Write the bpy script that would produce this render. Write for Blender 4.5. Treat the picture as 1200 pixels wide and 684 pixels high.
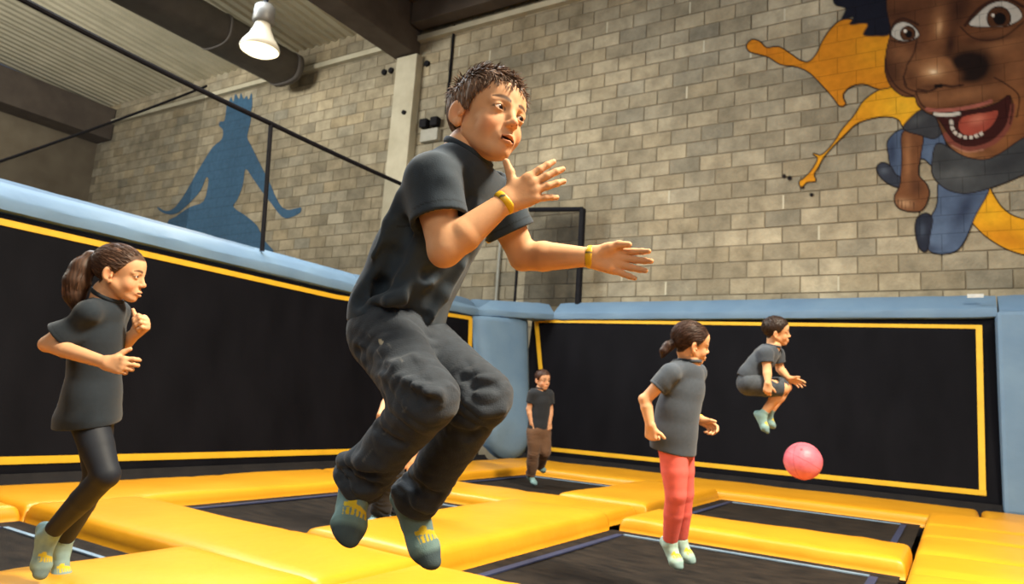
import bpy, bmesh, math, random
import numpy as np
from mathutils import Vector, Matrix

# ------------------------------------------------------------------ scene, camera, light
for o in list(bpy.data.objects):
    bpy.data.objects.remove(o, do_unlink=True)
scene = bpy.context.scene
COL = scene.collection
random.seed(7)
RNG = np.random.default_rng(11)

FPX = 832.0                      # focal length in pixels of a 1200 x 684 frame
CAM = np.array([0.0, 0.0, 0.95])
RM = np.array([[0.8503, -0.0240, -0.5258],
               [0.5217, 0.1686, 0.8363],
               [0.0686, -0.9854, 0.1559]])
u_, s_, vt_ = np.linalg.svd(RM); RM = u_ @ vt_   # camera (right, down, forward) -> world
cam_d = bpy.data.cameras.new('camera')
cam = bpy.data.objects.new('camera', cam_d)
COL.objects.link(cam)
right, down, fwd = RM[:, 0], RM[:, 1], RM[:, 2]
m = Matrix.Identity(4)
for i in range(3):
    m[i][0] = right[i]; m[i][1] = -down[i]; m[i][2] = -fwd[i]; m[i][3] = CAM[i]
cam.matrix_world = m
cam_d.sensor_width = 36.0
cam_d.lens = FPX / 1200.0 * 36.0
cam_d.clip_start = 0.02; cam_d.clip_end = 200
cam_d.dof.use_dof = True
cam_d.dof.focus_distance = 1.62
cam_d.dof.aperture_fstop = 6.3
scene.camera = cam

world = bpy.data.worlds.new('world'); scene.world = world
world.use_nodes = True
world.node_tree.nodes['Background'].inputs[0].default_value = (0.62, 0.74, 1.0, 1)
world.node_tree.nodes['Background'].inputs[1].default_value = 0.10

def area_light(name, loc, target, size, power, color, size_y=None, spread=180):
    d = bpy.data.lights.new(name, 'AREA')
    d.spread = math.radians(spread); d.energy = power; d.color = color; d.size = size
    if size_y:
        d.shape = 'RECTANGLE'; d.size_y = size_y
    else:
        d.shape = 'DISK'
    o = bpy.data.objects.new(name, d); COL.objects.link(o)
    o.location = loc
    o.rotation_euler = (Vector(target) - Vector(loc)).to_track_quat('-Z', 'Y').to_euler()
    return o
# hall lighting under the roof: a bank of high lamps over the court and a roof light along the side aisle, plus an added side fill
area_light('hall_lamp_bank', (2.4, 3.0, 6.8), (-1.6, 3.0, 0.5), 1.6, 1050, (1.0, 0.88, 0.67), None, 150)
area_light('roof_light_court', (-3.5, 3.5, 9.2), (-3.2, 4.5, 0), 9.0, 400, (1.0, 0.90, 0.72), 5.0, 138)
area_light('hall_lamp_bank_rear', (2.5, -5.5, 6.0), (-3.0, 9.0, 2.0), 4.0, 300, (1.0, 0.88, 0.68))
area_light('roof_light_aisle', (-8.0, 3.8, 9.0), (-1.2, 2.0, 1.2), 3.0, 950, (0.78, 0.91, 1.0), 6.0)
area_light('side_fill', (-15.0, -2.0, 7.6), (-15.0, 7.0, 7.0), 6.0, 1900, (1.0, 0.95, 0.82), 3.0)  # unseen fill, added to brighten the left roof sheets and block wall

vs = scene.view_settings
vs.view_transform = 'Standard'; vs.look = 'None'
vs.exposure = 0.14; vs.gamma = 1.0; vs.use_curve_mapping = False

# ------------------------------------------------------------------ helpers
def ray(px, py):
    return RM @ np.array([px - 600.0, py - 342.0, FPX])
def at_depth(px, py, d):          # point seen at a pixel of the 1200 x 684 frame, d metres along the view axis
    return CAM + ray(px, py) * (d / FPX)
def on_y(px, py, y):
    r = ray(px, py); return CAM + r * (y / r[1])
def on_x(px, py, x):
    r = ray(px, py); return CAM + r * (x / r[0])

def tag(o, label=None, cat=None, group=None, kind=None):
    if label: o['label'] = label
    if cat: o['category'] = cat
    if group: o['group'] = group
    if kind: o['kind'] = kind
    return o
def thing(name, label, cat, loc=(0, 0, 0), group=None):
    o = bpy.data.objects.new(name, None); COL.objects.link(o)
    o.empty_display_size = 0.1
    o.location = Vector([float(v) for v in loc])
    return tag(o, label, cat, group)
def set_parent(o, p):
    o.parent = p
    root = p
    t = Vector((0, 0, 0))
    while root is not None:
        t = t + root.location; root = root.parent
    o.matrix_parent_inverse = Matrix.Translation(-t)
def link_mesh(name, me, mat=None, parent=None):
    o = bpy.data.objects.new(name, me); COL.objects.link(o)
    if mat is not None and not me.materials: me.materials.append(mat)
    if parent is not None: set_parent(o, parent)
    return o
def mesh_from(name, verts, faces, smooth=False):
    me = bpy.data.meshes.new(name)
    me.from_pydata([tuple(map(float, v)) for v in verts], [], [tuple(map(int, f)) for f in faces])
    if smooth: me.polygons.foreach_set('use_smooth', np.ones(len(me.polygons), bool))
    me.update()
    return me
def make(name, verts, faces, mat, parent=None, smooth=False):
    return link_mesh(name, mesh_from(name, verts, faces, smooth), mat, parent)
def set_color(me, cols, attr='col'):
    a = me.color_attributes.new(attr, 'FLOAT_COLOR', 'POINT')
    c = np.ones((len(me.vertices), 4), np.float32)
    c[:, :cols.shape[1]] = cols
    a.data.foreach_set('color', c.ravel())

class MB:                          # collects simple solids into one mesh
    def __init__(s): s.v = []; s.f = []
    def add(s, v, f):
        b = len(s.v); s.v += [tuple(p) for p in v]; s.f += [tuple(i + b for i in q) for q in f]; return s
    def box(s, x0, x1, y0, y1, z0, z1):
        v = [(x0, y0, z0), (x1, y0, z0), (x1, y1, z0), (x0, y1, z0), (x0, y0, z1), (x1, y0, z1), (x1, y1, z1), (x0, y1, z1)]
        return s.add(v, [(0, 3, 2, 1), (4, 5, 6, 7), (0, 1, 5, 4), (1, 2, 6, 5), (2, 3, 7, 6), (3, 0, 4, 7)])
    def bevbox(s, x0, x1, y0, y1, z0, z1, b):
        bm = bmesh.new()
        bmesh.ops.create_cube(bm, size=1.0)
        for v in bm.verts:
            v.co = Vector(((x0 + x1) / 2 + v.co.x * (x1 - x0), (y0 + y1) / 2 + v.co.y * (y1 - y0), (z0 + z1) / 2 + v.co.z * (z1 - z0)))
        bmesh.ops.bevel(bm, geom=bm.edges[:], offset=b, segments=2, profile=0.6, affect='EDGES')
        bm.verts.index_update()
        s.add([tuple(v.co) for v in bm.verts], [tuple(v.index for v in f.verts) for f in bm.faces]); bm.free()
        return s
    def tube(s, pts, rad, n=8, cap=True):
        pts = [np.asarray(p, float) for p in pts]
        if np.isscalar(rad): rad = [rad] * len(pts)
        rings = []
        up = None
        for i, p in enumerate(pts):
            t = pts[min(i + 1, len(pts) - 1)] - pts[max(i - 1, 0)]
            t = t / (np.linalg.norm(t) + 1e-12)
            if up is None:
                up = np.array([0, 0, 1.0]) if abs(t[2]) < 0.9 else np.array([1.0, 0, 0])
            a = np.cross(t, up); a /= np.linalg.norm(a); b = np.cross(a, t); up = b
            rings.append([p + rad[i] * (math.cos(2 * math.pi * k / n) * a + math.sin(2 * math.pi * k / n) * b) for k in range(n)])
        v = [q for r in rings for q in r]; f = []
        for i in range(len(pts) - 1):
            for k in range(n):
                k2 = (k + 1) % n
                f.append((i * n + k, i * n + k2, (i + 1) * n + k2, (i + 1) * n + k))
        if cap:
            f.append(tuple(range(n))); f.append(tuple((len(pts) - 1) * n + n - 1 - k for k in range(n)))
        return s.add(v, f)
    def lathe(s, prof, c, n=24):   # profile of (radius, z) about a vertical axis at c
        v = []; f = []
        for r, z in prof:
            for k in range(n):
                a = 2 * math.pi * k / n
                v.append((c[0] + r * math.cos(a), c[1] + r * math.sin(a), c[2] + z))
        for i in range(len(prof) - 1):
            for k in range(n):
                k2 = (k + 1) % n
                f.append((i * n + k, i * n + k2, (i + 1) * n + k2, (i + 1) * n + k))
        return s.add(v, f)
    def prism(s, sec, axis_pts):   # cross-section points (3-D, first end) swept by straight offsets
        n = len(sec); v = []; f = []
        for off in axis_pts:
            v += [tuple(np.asarray(p, float) + np.asarray(off, float)) for p in sec]
        for i in range(len(axis_pts) - 1):
            for k in range(n):
                k2 = (k + 1) % n
                f.append((i * n + k, i * n + k2, (i + 1) * n + k2, (i + 1) * n + k))
        f.append(tuple(range(n - 1, -1, -1))); f.append(tuple((len(axis_pts) - 1) * n + k for k in range(n)))
        return s.add(v, f)
    def build(s, name, mat, parent=None, smooth=False):
        o = make(name, s.v, s.f, mat, parent, smooth)
        bm = bmesh.new(); bm.from_mesh(o.data); bmesh.ops.recalc_face_normals(bm, faces=bm.faces[:]); bm.to_mesh(o.data); bm.free()
        return o

# ------------------------------------------------------------------ materials
def base_mat(name, color, rough=0.6, spec=0.5, metallic=0.0):
    mt = bpy.data.materials.new(name); mt.use_nodes = True
    b = mt.node_tree.nodes['Principled BSDF']
    b.inputs['Base Color'].default_value = (*color, 1)
    b.inputs['Roughness'].default_value = rough
    b.inputs['Specular IOR Level'].default_value = spec
    b.inputs['Metallic'].default_value = metallic
    return mt, mt.node_tree, b
def nd(nt, t, **kw):
    n = nt.nodes.new(t)
    for k, v in kw.items():
        if k in n.inputs.keys(): n.inputs[k].default_value = v
        else: setattr(n, k, v)
    return n
def pos_out(nt, scale=(1, 1, 1)):
    g = nd(nt, 'ShaderNodeNewGeometry'); mp = nd(nt, 'ShaderNodeMapping')
    mp.inputs['Scale'].default_value = scale
    nt.links.new(g.outputs['Position'], mp.inputs['Vector'])
    return mp.outputs['Vector']
def noise_mat(name, c1, c2, scale=8, rough=0.6, bump=0.2, bscale=40, spec=0.5, stretch=(1, 1, 1), detail=4, bdist=0.01, metallic=0.0):
    mt, nt, b = base_mat(name, c1, rough, spec, metallic)
    v = pos_out(nt, stretch)
    n = nd(nt, 'ShaderNodeTexNoise', Scale=scale, Detail=detail)
    r = nd(nt, 'ShaderNodeValToRGB')
    r.color_ramp.elements[0].position = 0.32; r.color_ramp.elements[1].position = 0.68
    r.color_ramp.elements[0].color = (*c1, 1); r.color_ramp.elements[1].color = (*c2, 1)
    nt.links.new(v, n.inputs['Vector']); nt.links.new(n.outputs['Fac'], r.inputs['Fac'])
    nt.links.new(r.outputs['Color'], b.inputs['Base Color'])
    if bump > 0:
        n2 = nd(nt, 'ShaderNodeTexNoise', Scale=bscale, Detail=3)
        bp = nd(nt, 'ShaderNodeBump', Strength=bump, Distance=bdist)
        nt.links.new(v, n2.inputs['Vector']); nt.links.new(n2.outputs['Fac'], bp.inputs['Height'])
        nt.links.new(bp.outputs['Normal'], b.inputs['Normal'])
    return mt
def attr_mat(name, rough=0.6, spec=0.4, bump=0.0, bscale=200, bdist=0.002, var=0.0, vscale=30, sss=0.0, attr='col', stretch=(1, 1, 1), sheen=0.0):
    mt, nt, b = base_mat(name, (1, 1, 1), rough, spec)
    a = nd(nt, 'ShaderNodeAttribute', attribute_name=attr)
    v = pos_out(nt, stretch)
    src = a.outputs['Color']
    if var > 0:
        n = nd(nt, 'ShaderNodeTexNoise', Scale=vscale, Detail=4)
        nt.links.new(v, n.inputs['Vector'])
        mr = nd(nt, 'ShaderNodeMapRange'); mr.inputs[1].default_value = 0.25; mr.inputs[2].default_value = 0.75
        mr.inputs[3].default_value = 1 - var; mr.inputs[4].default_value = 1 + var
        nt.links.new(n.outputs['Fac'], mr.inputs[0])
        mx = nd(nt, 'ShaderNodeVectorMath', operation='SCALE')
        nt.links.new(src, mx.inputs[0]); nt.links.new(mr.outputs[0], mx.inputs['Scale'])
        src = mx.outputs[0]
    nt.links.new(src, b.inputs['Base Color'])
    if bump > 0:
        n2 = nd(nt, 'ShaderNodeTexNoise', Scale=bscale, Detail=3)
        bp = nd(nt, 'ShaderNodeBump', Strength=bump, Distance=bdist)
        nt.links.new(v, n2.inputs['Vector']); nt.links.new(n2.outputs['Fac'], bp.inputs['Height'])
        nt.links.new(bp.outputs['Normal'], b.inputs['Normal'])
    if sss > 0:
        b.inputs['Subsurface Weight'].default_value = sss
        b.inputs['Subsurface Radius'].default_value = (0.012, 0.005, 0.003)
        b.inputs['Subsurface Scale'].default_value = 0.6
    if sheen > 0:
        b.inputs['Sheen Weight'].default_value = sheen
    return mt

M = {}
M['pad'] = noise_mat('yellow_vinyl', (0.60, 0.265, 0.008), (0.68, 0.315, 0.012), 1.6, 0.40, 0.35, 5.0, 0.45, bdist=0.02)
M['pad_edge'] = noise_mat('yellow_webbing', (0.78, 0.47, 0.02), (0.70, 0.40, 0.015), 6, 0.6, 0.1, 60)
M['blue'] = noise_mat('blue_vinyl', (0.125, 0.215, 0.345), (0.155, 0.255, 0.385), 2.0, 0.6, 0.35, 7.0, 0.22, bdist=0.015)
M['mat'] = noise_mat('black_wall_mesh', (0.0026, 0.0028, 0.0050), (0.0048, 0.0050, 0.0080), 3.0, 0.7, 0.25, 120, 0.08, stretch=(1, 1, 0.35))
M['bed'] = noise_mat('woven_bed', (0.009, 0.0078, 0.0075), (0.026, 0.020, 0.016), 5.0, 0.8, 0.4, 90, 0.12, stretch=(1, 2.5, 1))
M['apron'] = noise_mat('dark_apron', (0.007, 0.0065, 0.008), (0.013, 0.0115, 0.012), 6, 0.8, 0.2, 60, 0.2)
M['web_light'] = noise_mat('pale_blue_webbing', (0.16, 0.24, 0.34), (0.21, 0.30, 0.40), 10, 0.7, 0.1, 90)
M['web_dark'] = noise_mat('navy_webbing', (0.012, 0.018, 0.055), (0.018, 0.026, 0.075), 10, 0.7, 0.1, 90)
M['steel_black'] = noise_mat('black_steel', (0.006, 0.006, 0.009), (0.010, 0.010, 0.014), 12, 0.6, 0.1, 80, 0.12)
M['concrete'] = noise_mat('concrete', (0.30, 0.27, 0.20), (0.40, 0.36, 0.28), 2.5, 0.9, 0.3, 30, 0.2)
M['pale_concrete'] = noise_mat('pale_concrete', (0.46, 0.43, 0.33), (0.56, 0.53, 0.42), 2.5, 0.9, 0.2, 30, 0.2)
M['beam'] = noise_mat('dark_beam', (0.085, 0.068, 0.058), (0.12, 0.098, 0.082), 2.0, 0.85, 0.25, 25, 0.2)
M['duct'] = noise_mat('grey_duct', (0.095, 0.086, 0.083), (0.13, 0.118, 0.112), 3.0, 0.8, 0.2, 18, 0.3)
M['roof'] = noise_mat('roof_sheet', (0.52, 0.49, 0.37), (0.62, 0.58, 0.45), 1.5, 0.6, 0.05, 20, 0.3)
M['roof_shade'] = noise_mat('roof_sheet_shaded', (0.075, 0.055, 0.045), (0.10, 0.075, 0.06), 1.5, 0.8, 0.05, 20, 0.2)  # shade of the unlit roof bays, put into the sheet colour
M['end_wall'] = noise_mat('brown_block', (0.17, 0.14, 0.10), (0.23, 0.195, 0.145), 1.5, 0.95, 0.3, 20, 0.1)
M['floor'] = noise_mat('pit_floor', (0.03, 0.028, 0.027), (0.05, 0.046, 0.043), 2.0, 0.9, 0.2, 30, 0.2)

def net_mat(name='black_net', lo=.22, hi=.36):
    mt = bpy.data.materials.new(name); mt.use_nodes = True
    nt = mt.node_tree; nt.nodes.clear()
    out = nd(nt, 'ShaderNodeOutputMaterial'); mix = nd(nt, 'ShaderNodeMixShader')
    tr = nd(nt, 'ShaderNodeBsdfTransparent'); df = nd(nt, 'ShaderNodeBsdfDiffuse')
    df.inputs['Color'].default_value = (0.012, 0.012, 0.014, 1)
    n = nd(nt, 'ShaderNodeTexNoise', Scale=1.5, Detail=2)
    mr = nd(nt, 'ShaderNodeMapRange'); mr.inputs[3].default_value = lo; mr.inputs[4].default_value = hi
    nt.links.new(pos_out(nt), n.inputs['Vector']); nt.links.new(n.outputs['Fac'], mr.inputs[0])
    nt.links.new(mr.outputs[0], mix.inputs[0]); nt.links.new(tr.outputs[0], mix.inputs[1]); nt.links.new(df.outputs[0], mix.inputs[2])
    nt.links.new(mix.outputs[0], out.inputs['Surface'])
    return mt
M['net'] = net_mat()

def block_mat():
    mt, nt, b = base_mat('grey_block', (0.4, 0.36, 0.28), 0.95, 0.15)
    a = nd(nt, 'ShaderNodeAttribute', attribute_name='tone')
    v = pos_out(nt)
    n = nd(nt, 'ShaderNodeTexNoise', Scale=3.0, Detail=6, Roughness=0.65)
    n3 = nd(nt, 'ShaderNodeTexNoise', Scale=0.35, Detail=2)
    nt.links.new(v, n.inputs['Vector']); nt.links.new(v, n3.inputs['Vector'])
    m1 = nd(nt, 'ShaderNodeMapRange'); m1.inputs[1].default_value = .25; m1.inputs[2].default_value = .75
    m1.inputs[3].default_value = 0.62; m1.inputs[4].default_value = 1.30
    nt.links.new(n.outputs['Fac'], m1.inputs[0])
    m3 = nd(nt, 'ShaderNodeMapRange'); m3.inputs[1].default_value = .3; m3.inputs[2].default_value = .7
    m3.inputs[3].default_value = 0.70; m3.inputs[4].default_value = 1.15
    nt.links.new(n3.outputs['Fac'], m3.inputs[0])
    mu = nd(nt, 'ShaderNodeMath', operation='MULTIPLY')
    nt.links.new(m1.outputs[0], mu.inputs[0]); nt.links.new(m3.outputs[0], mu.inputs[1])
    sc = nd(nt, 'ShaderNodeVectorMath', operation='SCALE')
    nt.links.new(a.outputs['Color'], sc.inputs[0]); nt.links.new(mu.outputs[0], sc.inputs['Scale'])
    nt.links.new(sc.outputs[0], b.inputs['Base Color'])
    n2 = nd(nt, 'ShaderNodeTexNoise', Scale=28, Detail=5)
    bp = nd(nt, 'ShaderNodeBump', Strength=0.6, Distance=0.02)
    nt.links.new(v, n2.inputs['Vector']); nt.links.new(n2.outputs['Fac'], bp.inputs['Height'])
    nt.links.new(bp.outputs['Normal'], b.inputs['Normal'])
    return mt
M['block'] = block_mat()
M['mortar'] = noise_mat('mortar', (0.17, 0.145, 0.105), (0.24, 0.21, 0.155), 4, 0.95, 0.3, 40, 0.1)
# ------------------------------------------------------------------ the hall
WY = 11.6                          # front face of the block wall
XE = -23.8                         # end wall of the hall
FL = MB().box(-26, 6, -6, 12.2, -0.95, -0.75)
fl = FL.build('floor', M['floor']); tag(fl, 'dark concrete floor under the trampoline court', None, None, 'structure')

wall = MB().box(XE - 0.3, 6, WY + 0.012, WY + 0.3, -0.75, 9.75).build('wall_back', M['mortar'])
tag(wall, 'tall grey concrete block wall behind the court', None, None, 'structure')
CH, BL, JT = 0.272, 0.545, 0.013
def block_verts(x0, x1, z0, z1):
    c = 0.007; y0 = WY; y1 = WY + 0.014
    v = [(x0, y1, z0), (x1, y1, z0), (x1, y1, z1), (x0, y1, z1),
         (x0 + c, y0, z0 + c), (x1 - c, y0, z0 + c), (x1 - c, y0, z1 - c), (x0 + c, y0, z1 - c)]
    f = [(4, 5, 6, 7), (0, 1, 5, 4), (1, 2, 6, 5), (2, 3, 7, 6), (3, 0, 4, 7)]
    return v, f
def tone():
    t = RNG.normal(1.0, 0.10); w = RNG.normal(0, 0.022)
    t = min(max(t, 0.55), 1.4)
    return np.array([0.362 * t * (1 + w), 0.318 * t, 0.232 * t * (1 - 1.6 * w)])
variants = []
for k in range(24):
    v, f = block_verts(-BL / 2 + JT / 2, BL / 2 - JT / 2, -CH / 2 + JT / 2, CH / 2 - JT / 2)
    me = mesh_from('brick', [(a, b - WY, c) for a, b, c in v], f)
    j = RNG.normal(0, 0.0015, 4)
    set_color(me, np.tile(tone(), (8, 1)), 'tone')
    me.materials.append(M['block']); variants.append(me)
cells = []
z = 2.42; row = 0
while z < 9.6:
    x = XE + (BL / 2 if row % 2 else 0) + RNG.normal(0, 0.01)
    while x < 4.2:
        cells.append((x + BL / 2, z + CH / 2)); x += BL
    z += CH; row += 1
def to_px(P):
    q = RM.T @ (np.asarray(P, float) - CAM); return 600 + FPX * q[0] / q[2], 342 + FPX * q[1] / q[2], q[2]
vis, rest = [], []
for (bx, bz) in cells:
    px, py, d = to_px((bx, WY, bz))
    hidden = bz < 2.75 or bx < XE
    if -30 < px < 1230 and -25 < py < 360 and not hidden and not (px > 1035 and py < 150): vis.append((d, bx, bz))
    else: rest.append((bx, bz))
vis.sort()
for i, (d, bx, bz) in enumerate(vis[:300]):
    o = bpy.data.objects.new('brick', variants[int(RNG.integers(24))]); COL.objects.link(o)
    o.location = (bx, WY + float(RNG.normal(0, 0.0016)), bz)
    o.parent = wall
rest += [(a, b) for _, a, b in vis[300:]]
mb = MB(); tc = []
for (bx, bz) in rest:
    x0, x1 = max(bx - BL / 2 + JT / 2, XE), bx + BL / 2 - JT / 2
    if x1 - x0 < 0.05: continue
    v, f = block_verts(x0, x1, bz - CH / 2 + JT / 2, bz + CH / 2 - JT / 2)
    mb.add(v, f); tc += [tone()] * 8
me = mesh_from('brick_courses', mb.v, mb.f); set_color(me, np.array(tc), 'tone')
o = link_mesh('brick_courses', me, M['block'], wall); tag(o, kind='stuff')

MB().box(XE, -3.0, WY - 0.14, WY, 8.98, 9.10).build('trim_1', M['pale_concrete'])
tag(bpy.data.objects['trim_1'], 'pale concrete ledge running along the top of the block wall', None, None, 'structure')
o = MB().bevbox(-10.72, -10.12, WY - 0.22, WY + 0.05, -0.7, 8.62, 0.02).build('trim_2', M['pale_concrete'])
tag(o, 'pale concrete column standing against the block wall', None, None, 'structure')
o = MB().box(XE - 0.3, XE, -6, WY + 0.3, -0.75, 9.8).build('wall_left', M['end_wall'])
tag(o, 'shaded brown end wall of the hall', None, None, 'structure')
# roof: corrugated sheets with ribs running towards the block wall
def roof_z(y): return 9.66 + 0.07 * (WY - y)
ceil = MB().box(XE - 0.3, 6, -6.0, WY + 0.3, 11.3, 11.45).build('ceiling', M['roof_shade'])
tag(ceil, 'corrugated metal roof of the hall', None, None, 'structure')
def roof_sheet(x0, x1, mat):
    pitch = 0.29; prof = []
    x = x0
    while x < x1 - 1e-6:
        for dx, dz in ((0, 0), (0.10, 0), (0.14, 0.055), (0.25, 0.055)):
            if x + dx <= x1: prof.append((x + dx, dz))
        x += pitch
    prof.append((x1, 0))
    v = []; f = []; n = len(prof)
    for y in (-5.8, WY + 0.05):
        for (px, dz) in prof: v.append((px, y, roof_z(y) + dz))
    for k in range(n - 1): f.append((k, k + 1, n + k + 1, n + k))
    return make('roof_sheet', v, f, mat, ceil)
xs = XE
bays = [(-23.8, -21.0), (-21.0, -18.2), (-18.2, -15.4), (-15.4, -13.1), (-13.1, -10.6)]
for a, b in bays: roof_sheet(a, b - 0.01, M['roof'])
for a, b in [(-10.4, -7.6), (-7.6, -4.8), (-4.8, -2.0), (-2.0, 0.8), (0.8, 3.4), (3.4, 6.0)]: roof_sheet(a, b - 0.01, M['roof_shade'])
o = MB().bevbox(-10.86, -10.22, -5.5, WY - 0.02, 8.66, 9.9, 0.03).build('roof_beam', M['beam'])
tag(o, 'dark roof beam resting on the pale column', 'beam', 'roof beams')
o = MB().bevbox(XE + 0.02, XE + 0.9, -5.5, WY - 0.02, 8.45, 9.5, 0.03).build('roof_beam', M['beam'])
tag(o, 'dark roof beam along the far end wall', 'beam', 'roof beams')
o = MB().bevbox(-10.15, 4.0, WY - 0.5, WY - 0.15, 9.2, 9.75, 0.02).build('roof_purlin', M['beam'])
tag(o, 'dark purlin under the roof edge over the block wall', 'beam')
# round-cornered ventilation duct
sec = []
for k in range(28):
    a = 2 * math.pi * k / 28
    ca, sa = math.cos(a), math.sin(a)
    sec.append((-14.12 + 0.56 * math.copysign(abs(ca) ** 0.7, ca), 0, 8.86 + 0.38 * math.copysign(abs(sa) ** 0.7, sa)))
root = thing('ventilation_duct', 'long dark grey ventilation duct hanging under the roof', 'duct', (-14.1, 11.2, 8.5))
d = MB().prism(sec, [(0, -5.0, 0.0), (0, 11.05, 0.0)]).build('duct_body', M['duct'], root, True)
sec2 = [((p[0] + 14.12) * 1.04 - 14.12, 0, (p[2] - 8.86) * 1.04 + 8.86) for p in sec]
MB().prism(sec2, [(0, 10.95, 0), (0, 11.12, 0)]).build('end_collar', M['duct'], root, True)
for yy in (3.0, 6.0, 9.0):
    MB().prism(sec2, [(0, yy, 0), (0, yy + .06, 0)]).build('joint_band', M['duct'], root, True)
# hanging high-bay lamp, lit
LP = at_depth(305, 52, 10.0)
root = thing('pendant_lamp', 'lit bell shaped pendant lamp hanging below the duct', 'lamp', LP)
M['lamp_metal'] = noise_mat('lamp_metal', (0.13, 0.125, 0.12), (0.18, 0.175, 0.165), 10, 0.45, 0.05, 60, metallic=0.3)
mt, nt, b = base_mat('lamp_glass', (.50, 0.46, 0.38), 0.35)
b.inputs['Emission Color'].default_value = (1, 0.84, 0.50, 1); b.inputs['Emission Strength'].default_value = 0.05
M['lamp_glass'] = mt
mt, nt, b = base_mat('lamp_lens', (1, 0.9, 0.65), 0.2)
b.inputs['Emission Color'].default_value = (1, 0.86, 0.56, 1); b.inputs['Emission Strength'].default_value = 2.2
M['lamp_lens'] = mt
MB().tube([LP + np.array([0, 0, .58]), (LP[0], LP[1], roof_z(LP[1]))], 0.035, 8).build('suspension_rod', M['steel_black'], root)
MB().lathe([(0.0, .60), (.10, .60), (.14, .56), (.15, .34), (.12, .31), (.0, .31)], LP).build('socket_housing', M['lamp_metal'], root, True)
MB().lathe([(.10, .32), (.12, .24), (.17, .12), (.25, .0), (.275, -.06), (.26, -.09)], LP, 32).build('bell_reflector', M['lamp_glass'], root, True)
MB().lathe([(.262, -.085), (.2, -.125), (.1, -.15), (.0, -.155)], LP, 32).build('lens', M['lamp_lens'], root, True)
d = bpy.data.lights.new('pendant_lamp_light', 'SPOT'); d.energy = 500; d.color = (1, .85, .6); d.spot_size = 2.4; d.shadow_soft_size = 0.25
lo = bpy.data.objects.new('pendant_lamp_light', d); COL.objects.link(lo); lo.location = Vector(LP) + Vector((0, 0, -0.25))
# twin-head emergency light and conduit on the block wall
root = thing('emergency_light', 'small twin headed emergency light on the block wall beside the boy', 'light', (-9.64, WY - .1, 6.5))
M['grey_plastic'] = noise_mat('grey_plastic', (0.34, 0.34, 0.30), (0.40, 0.40, 0.36), 8, 0.5, 0.05, 50)
MB().bevbox(-9.88, -9.40, WY - .14, WY, 6.50, 6.78, .02).build('battery_box', M['grey_plastic'], root)
for xx in (-9.80, -9.50):
    h = MB().bevbox(xx - .10, xx + .10, WY - .2, WY - .04, 6.82, 7.02, .03).build('lamp_head', M['steel_black'], root)
    MB().bevbox(xx - .07, xx + .07, WY - .215, WY - .195, 6.85, 6.99, .006).build('lens', M['grey_plastic'], h)
o = MB().tube([(-9.28, WY - .03, 7.1), (-9.28, WY - .03, 9.2)], .03, 8).build('conduit', M['steel_black'])
tag(o, 'thin dark conduit running down the block wall to the boy\'s head', 'pipe')
for i, (px, py) in enumerate(((459, 83), (451, 85), (490, 80), (501, 75), (474, 132))):
    P = on_y(px, py, WY - (.22 if 463 < px < 487 else 0))
    o = MB().tube([(P[0], P[1] - .05, P[2]), (P[0], P[1] + .03, P[2])], .07 if i < 4 else .05, 12).build('pipe_stub', M['steel_black'])
    tag(o, ['black round pipe stub left of the column top, nearer the column', 'black round pipe stub left of the column top, farther from the column', 'black round pipe stub just right of the column top', 'black round pipe stub right of the column top, nearer the conduit', 'small black round stub on the face of the column'][i], 'pipe', 'round stubs by the column')

A = on_y(582, 345, WY - .04)
o = MB().tube([(A[0], WY - .04, 2.4), (A[0], WY - .04, 5.3)], .032, 8).build('conduit', M['grey_plastic'])
tag(o, 'thin grey conduit on the block wall under the leaping boy\'s arm', 'pipe')
mb = MB()
for k in range(46):
    bx, bz = cells[int(RNG.integers(len(cells)))]
    if bx > -9.5: mb.box(bx - BL / 2 - .016, bx - BL / 2 + .014, WY - .002, WY + .01, bz - CH * .42, bz + CH * .42)
o = mb.build('mortar_fill', M['pale_concrete'], wall); tag(o, kind='stuff')

# ------------------------------------------------------------------ trampolines and floor pads
def trampoline(x0, x1, y0, y1, label):
    g = 0.05
    root = thing('trampoline', label, 'trampoline', ((x0 + x1) / 2, (y0 + y1) / 2, 0), 'floor trampolines')
    nx, ny = 12, 14
    v = []; f = []
    for j in range(ny + 1):
        for i in range(nx + 1):
            u, w = i / nx, j / ny
            sag = -0.03 * (math.sin(math.pi * u) * math.sin(math.pi * w)) ** 0.8
            v.append((x0 + g + (x1 - x0 - 2 * g) * u, y0 + g + (y1 - y0 - 2 * g) * w, sag))
    for j in range(ny):
        for i in range(nx):
            a = j * (nx + 1) + i; f.append((a, a + 1, a + nx + 2, a + nx + 1))
    make('bed', v, f, M['bed'], root, True)
    e, wd = 0.22, 0.032
    def strip(a0, a1, b0, b1, mat): MB().box(a0, a1, b0, b1, -0.004, 0.005).build('webbing_strip', mat, root)
    strip(x0 + e, x1 - e, y1 - e, y1 - e + wd, M['web_light'])
    strip(x0 + e, x1 - e, y0 + e - wd, y0 + e, M['web_light'])
    strip(x0 + e - wd - .02, x0 + e, y0 + e, y1 - e, M['web_dark'])
    strip(x1 - e, x1 - e + wd + .02, y0 + e, y1 - e, M['web_dark'])
    fr = MB()
    fr.box(x0 - .04, x0 + .02, y0, y1, -.12, -.04).box(x1 - .02, x1 + .04, y0, y1, -.12, -.04)
    fr.box(x0, x1, y0 - .04, y0 + .02, -.12, -.04).box(x0, x1, y1 - .02, y1 + .04, -.12, -.04)
    fr.build('frame', M['steel_black'], root)
    return root
XA0, XA1, XB0, XB1 = -5.15, -3.42, -2.45, -0.28
trampoline(XA0, XA1, -0.4, 2.45, 'dark woven trampoline bed under the jumping girl in black leggings')
trampoline(XA0, XA1, 3.2, 5.65, 'dark woven trampoline bed behind the leaping boy\'s legs')
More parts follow.
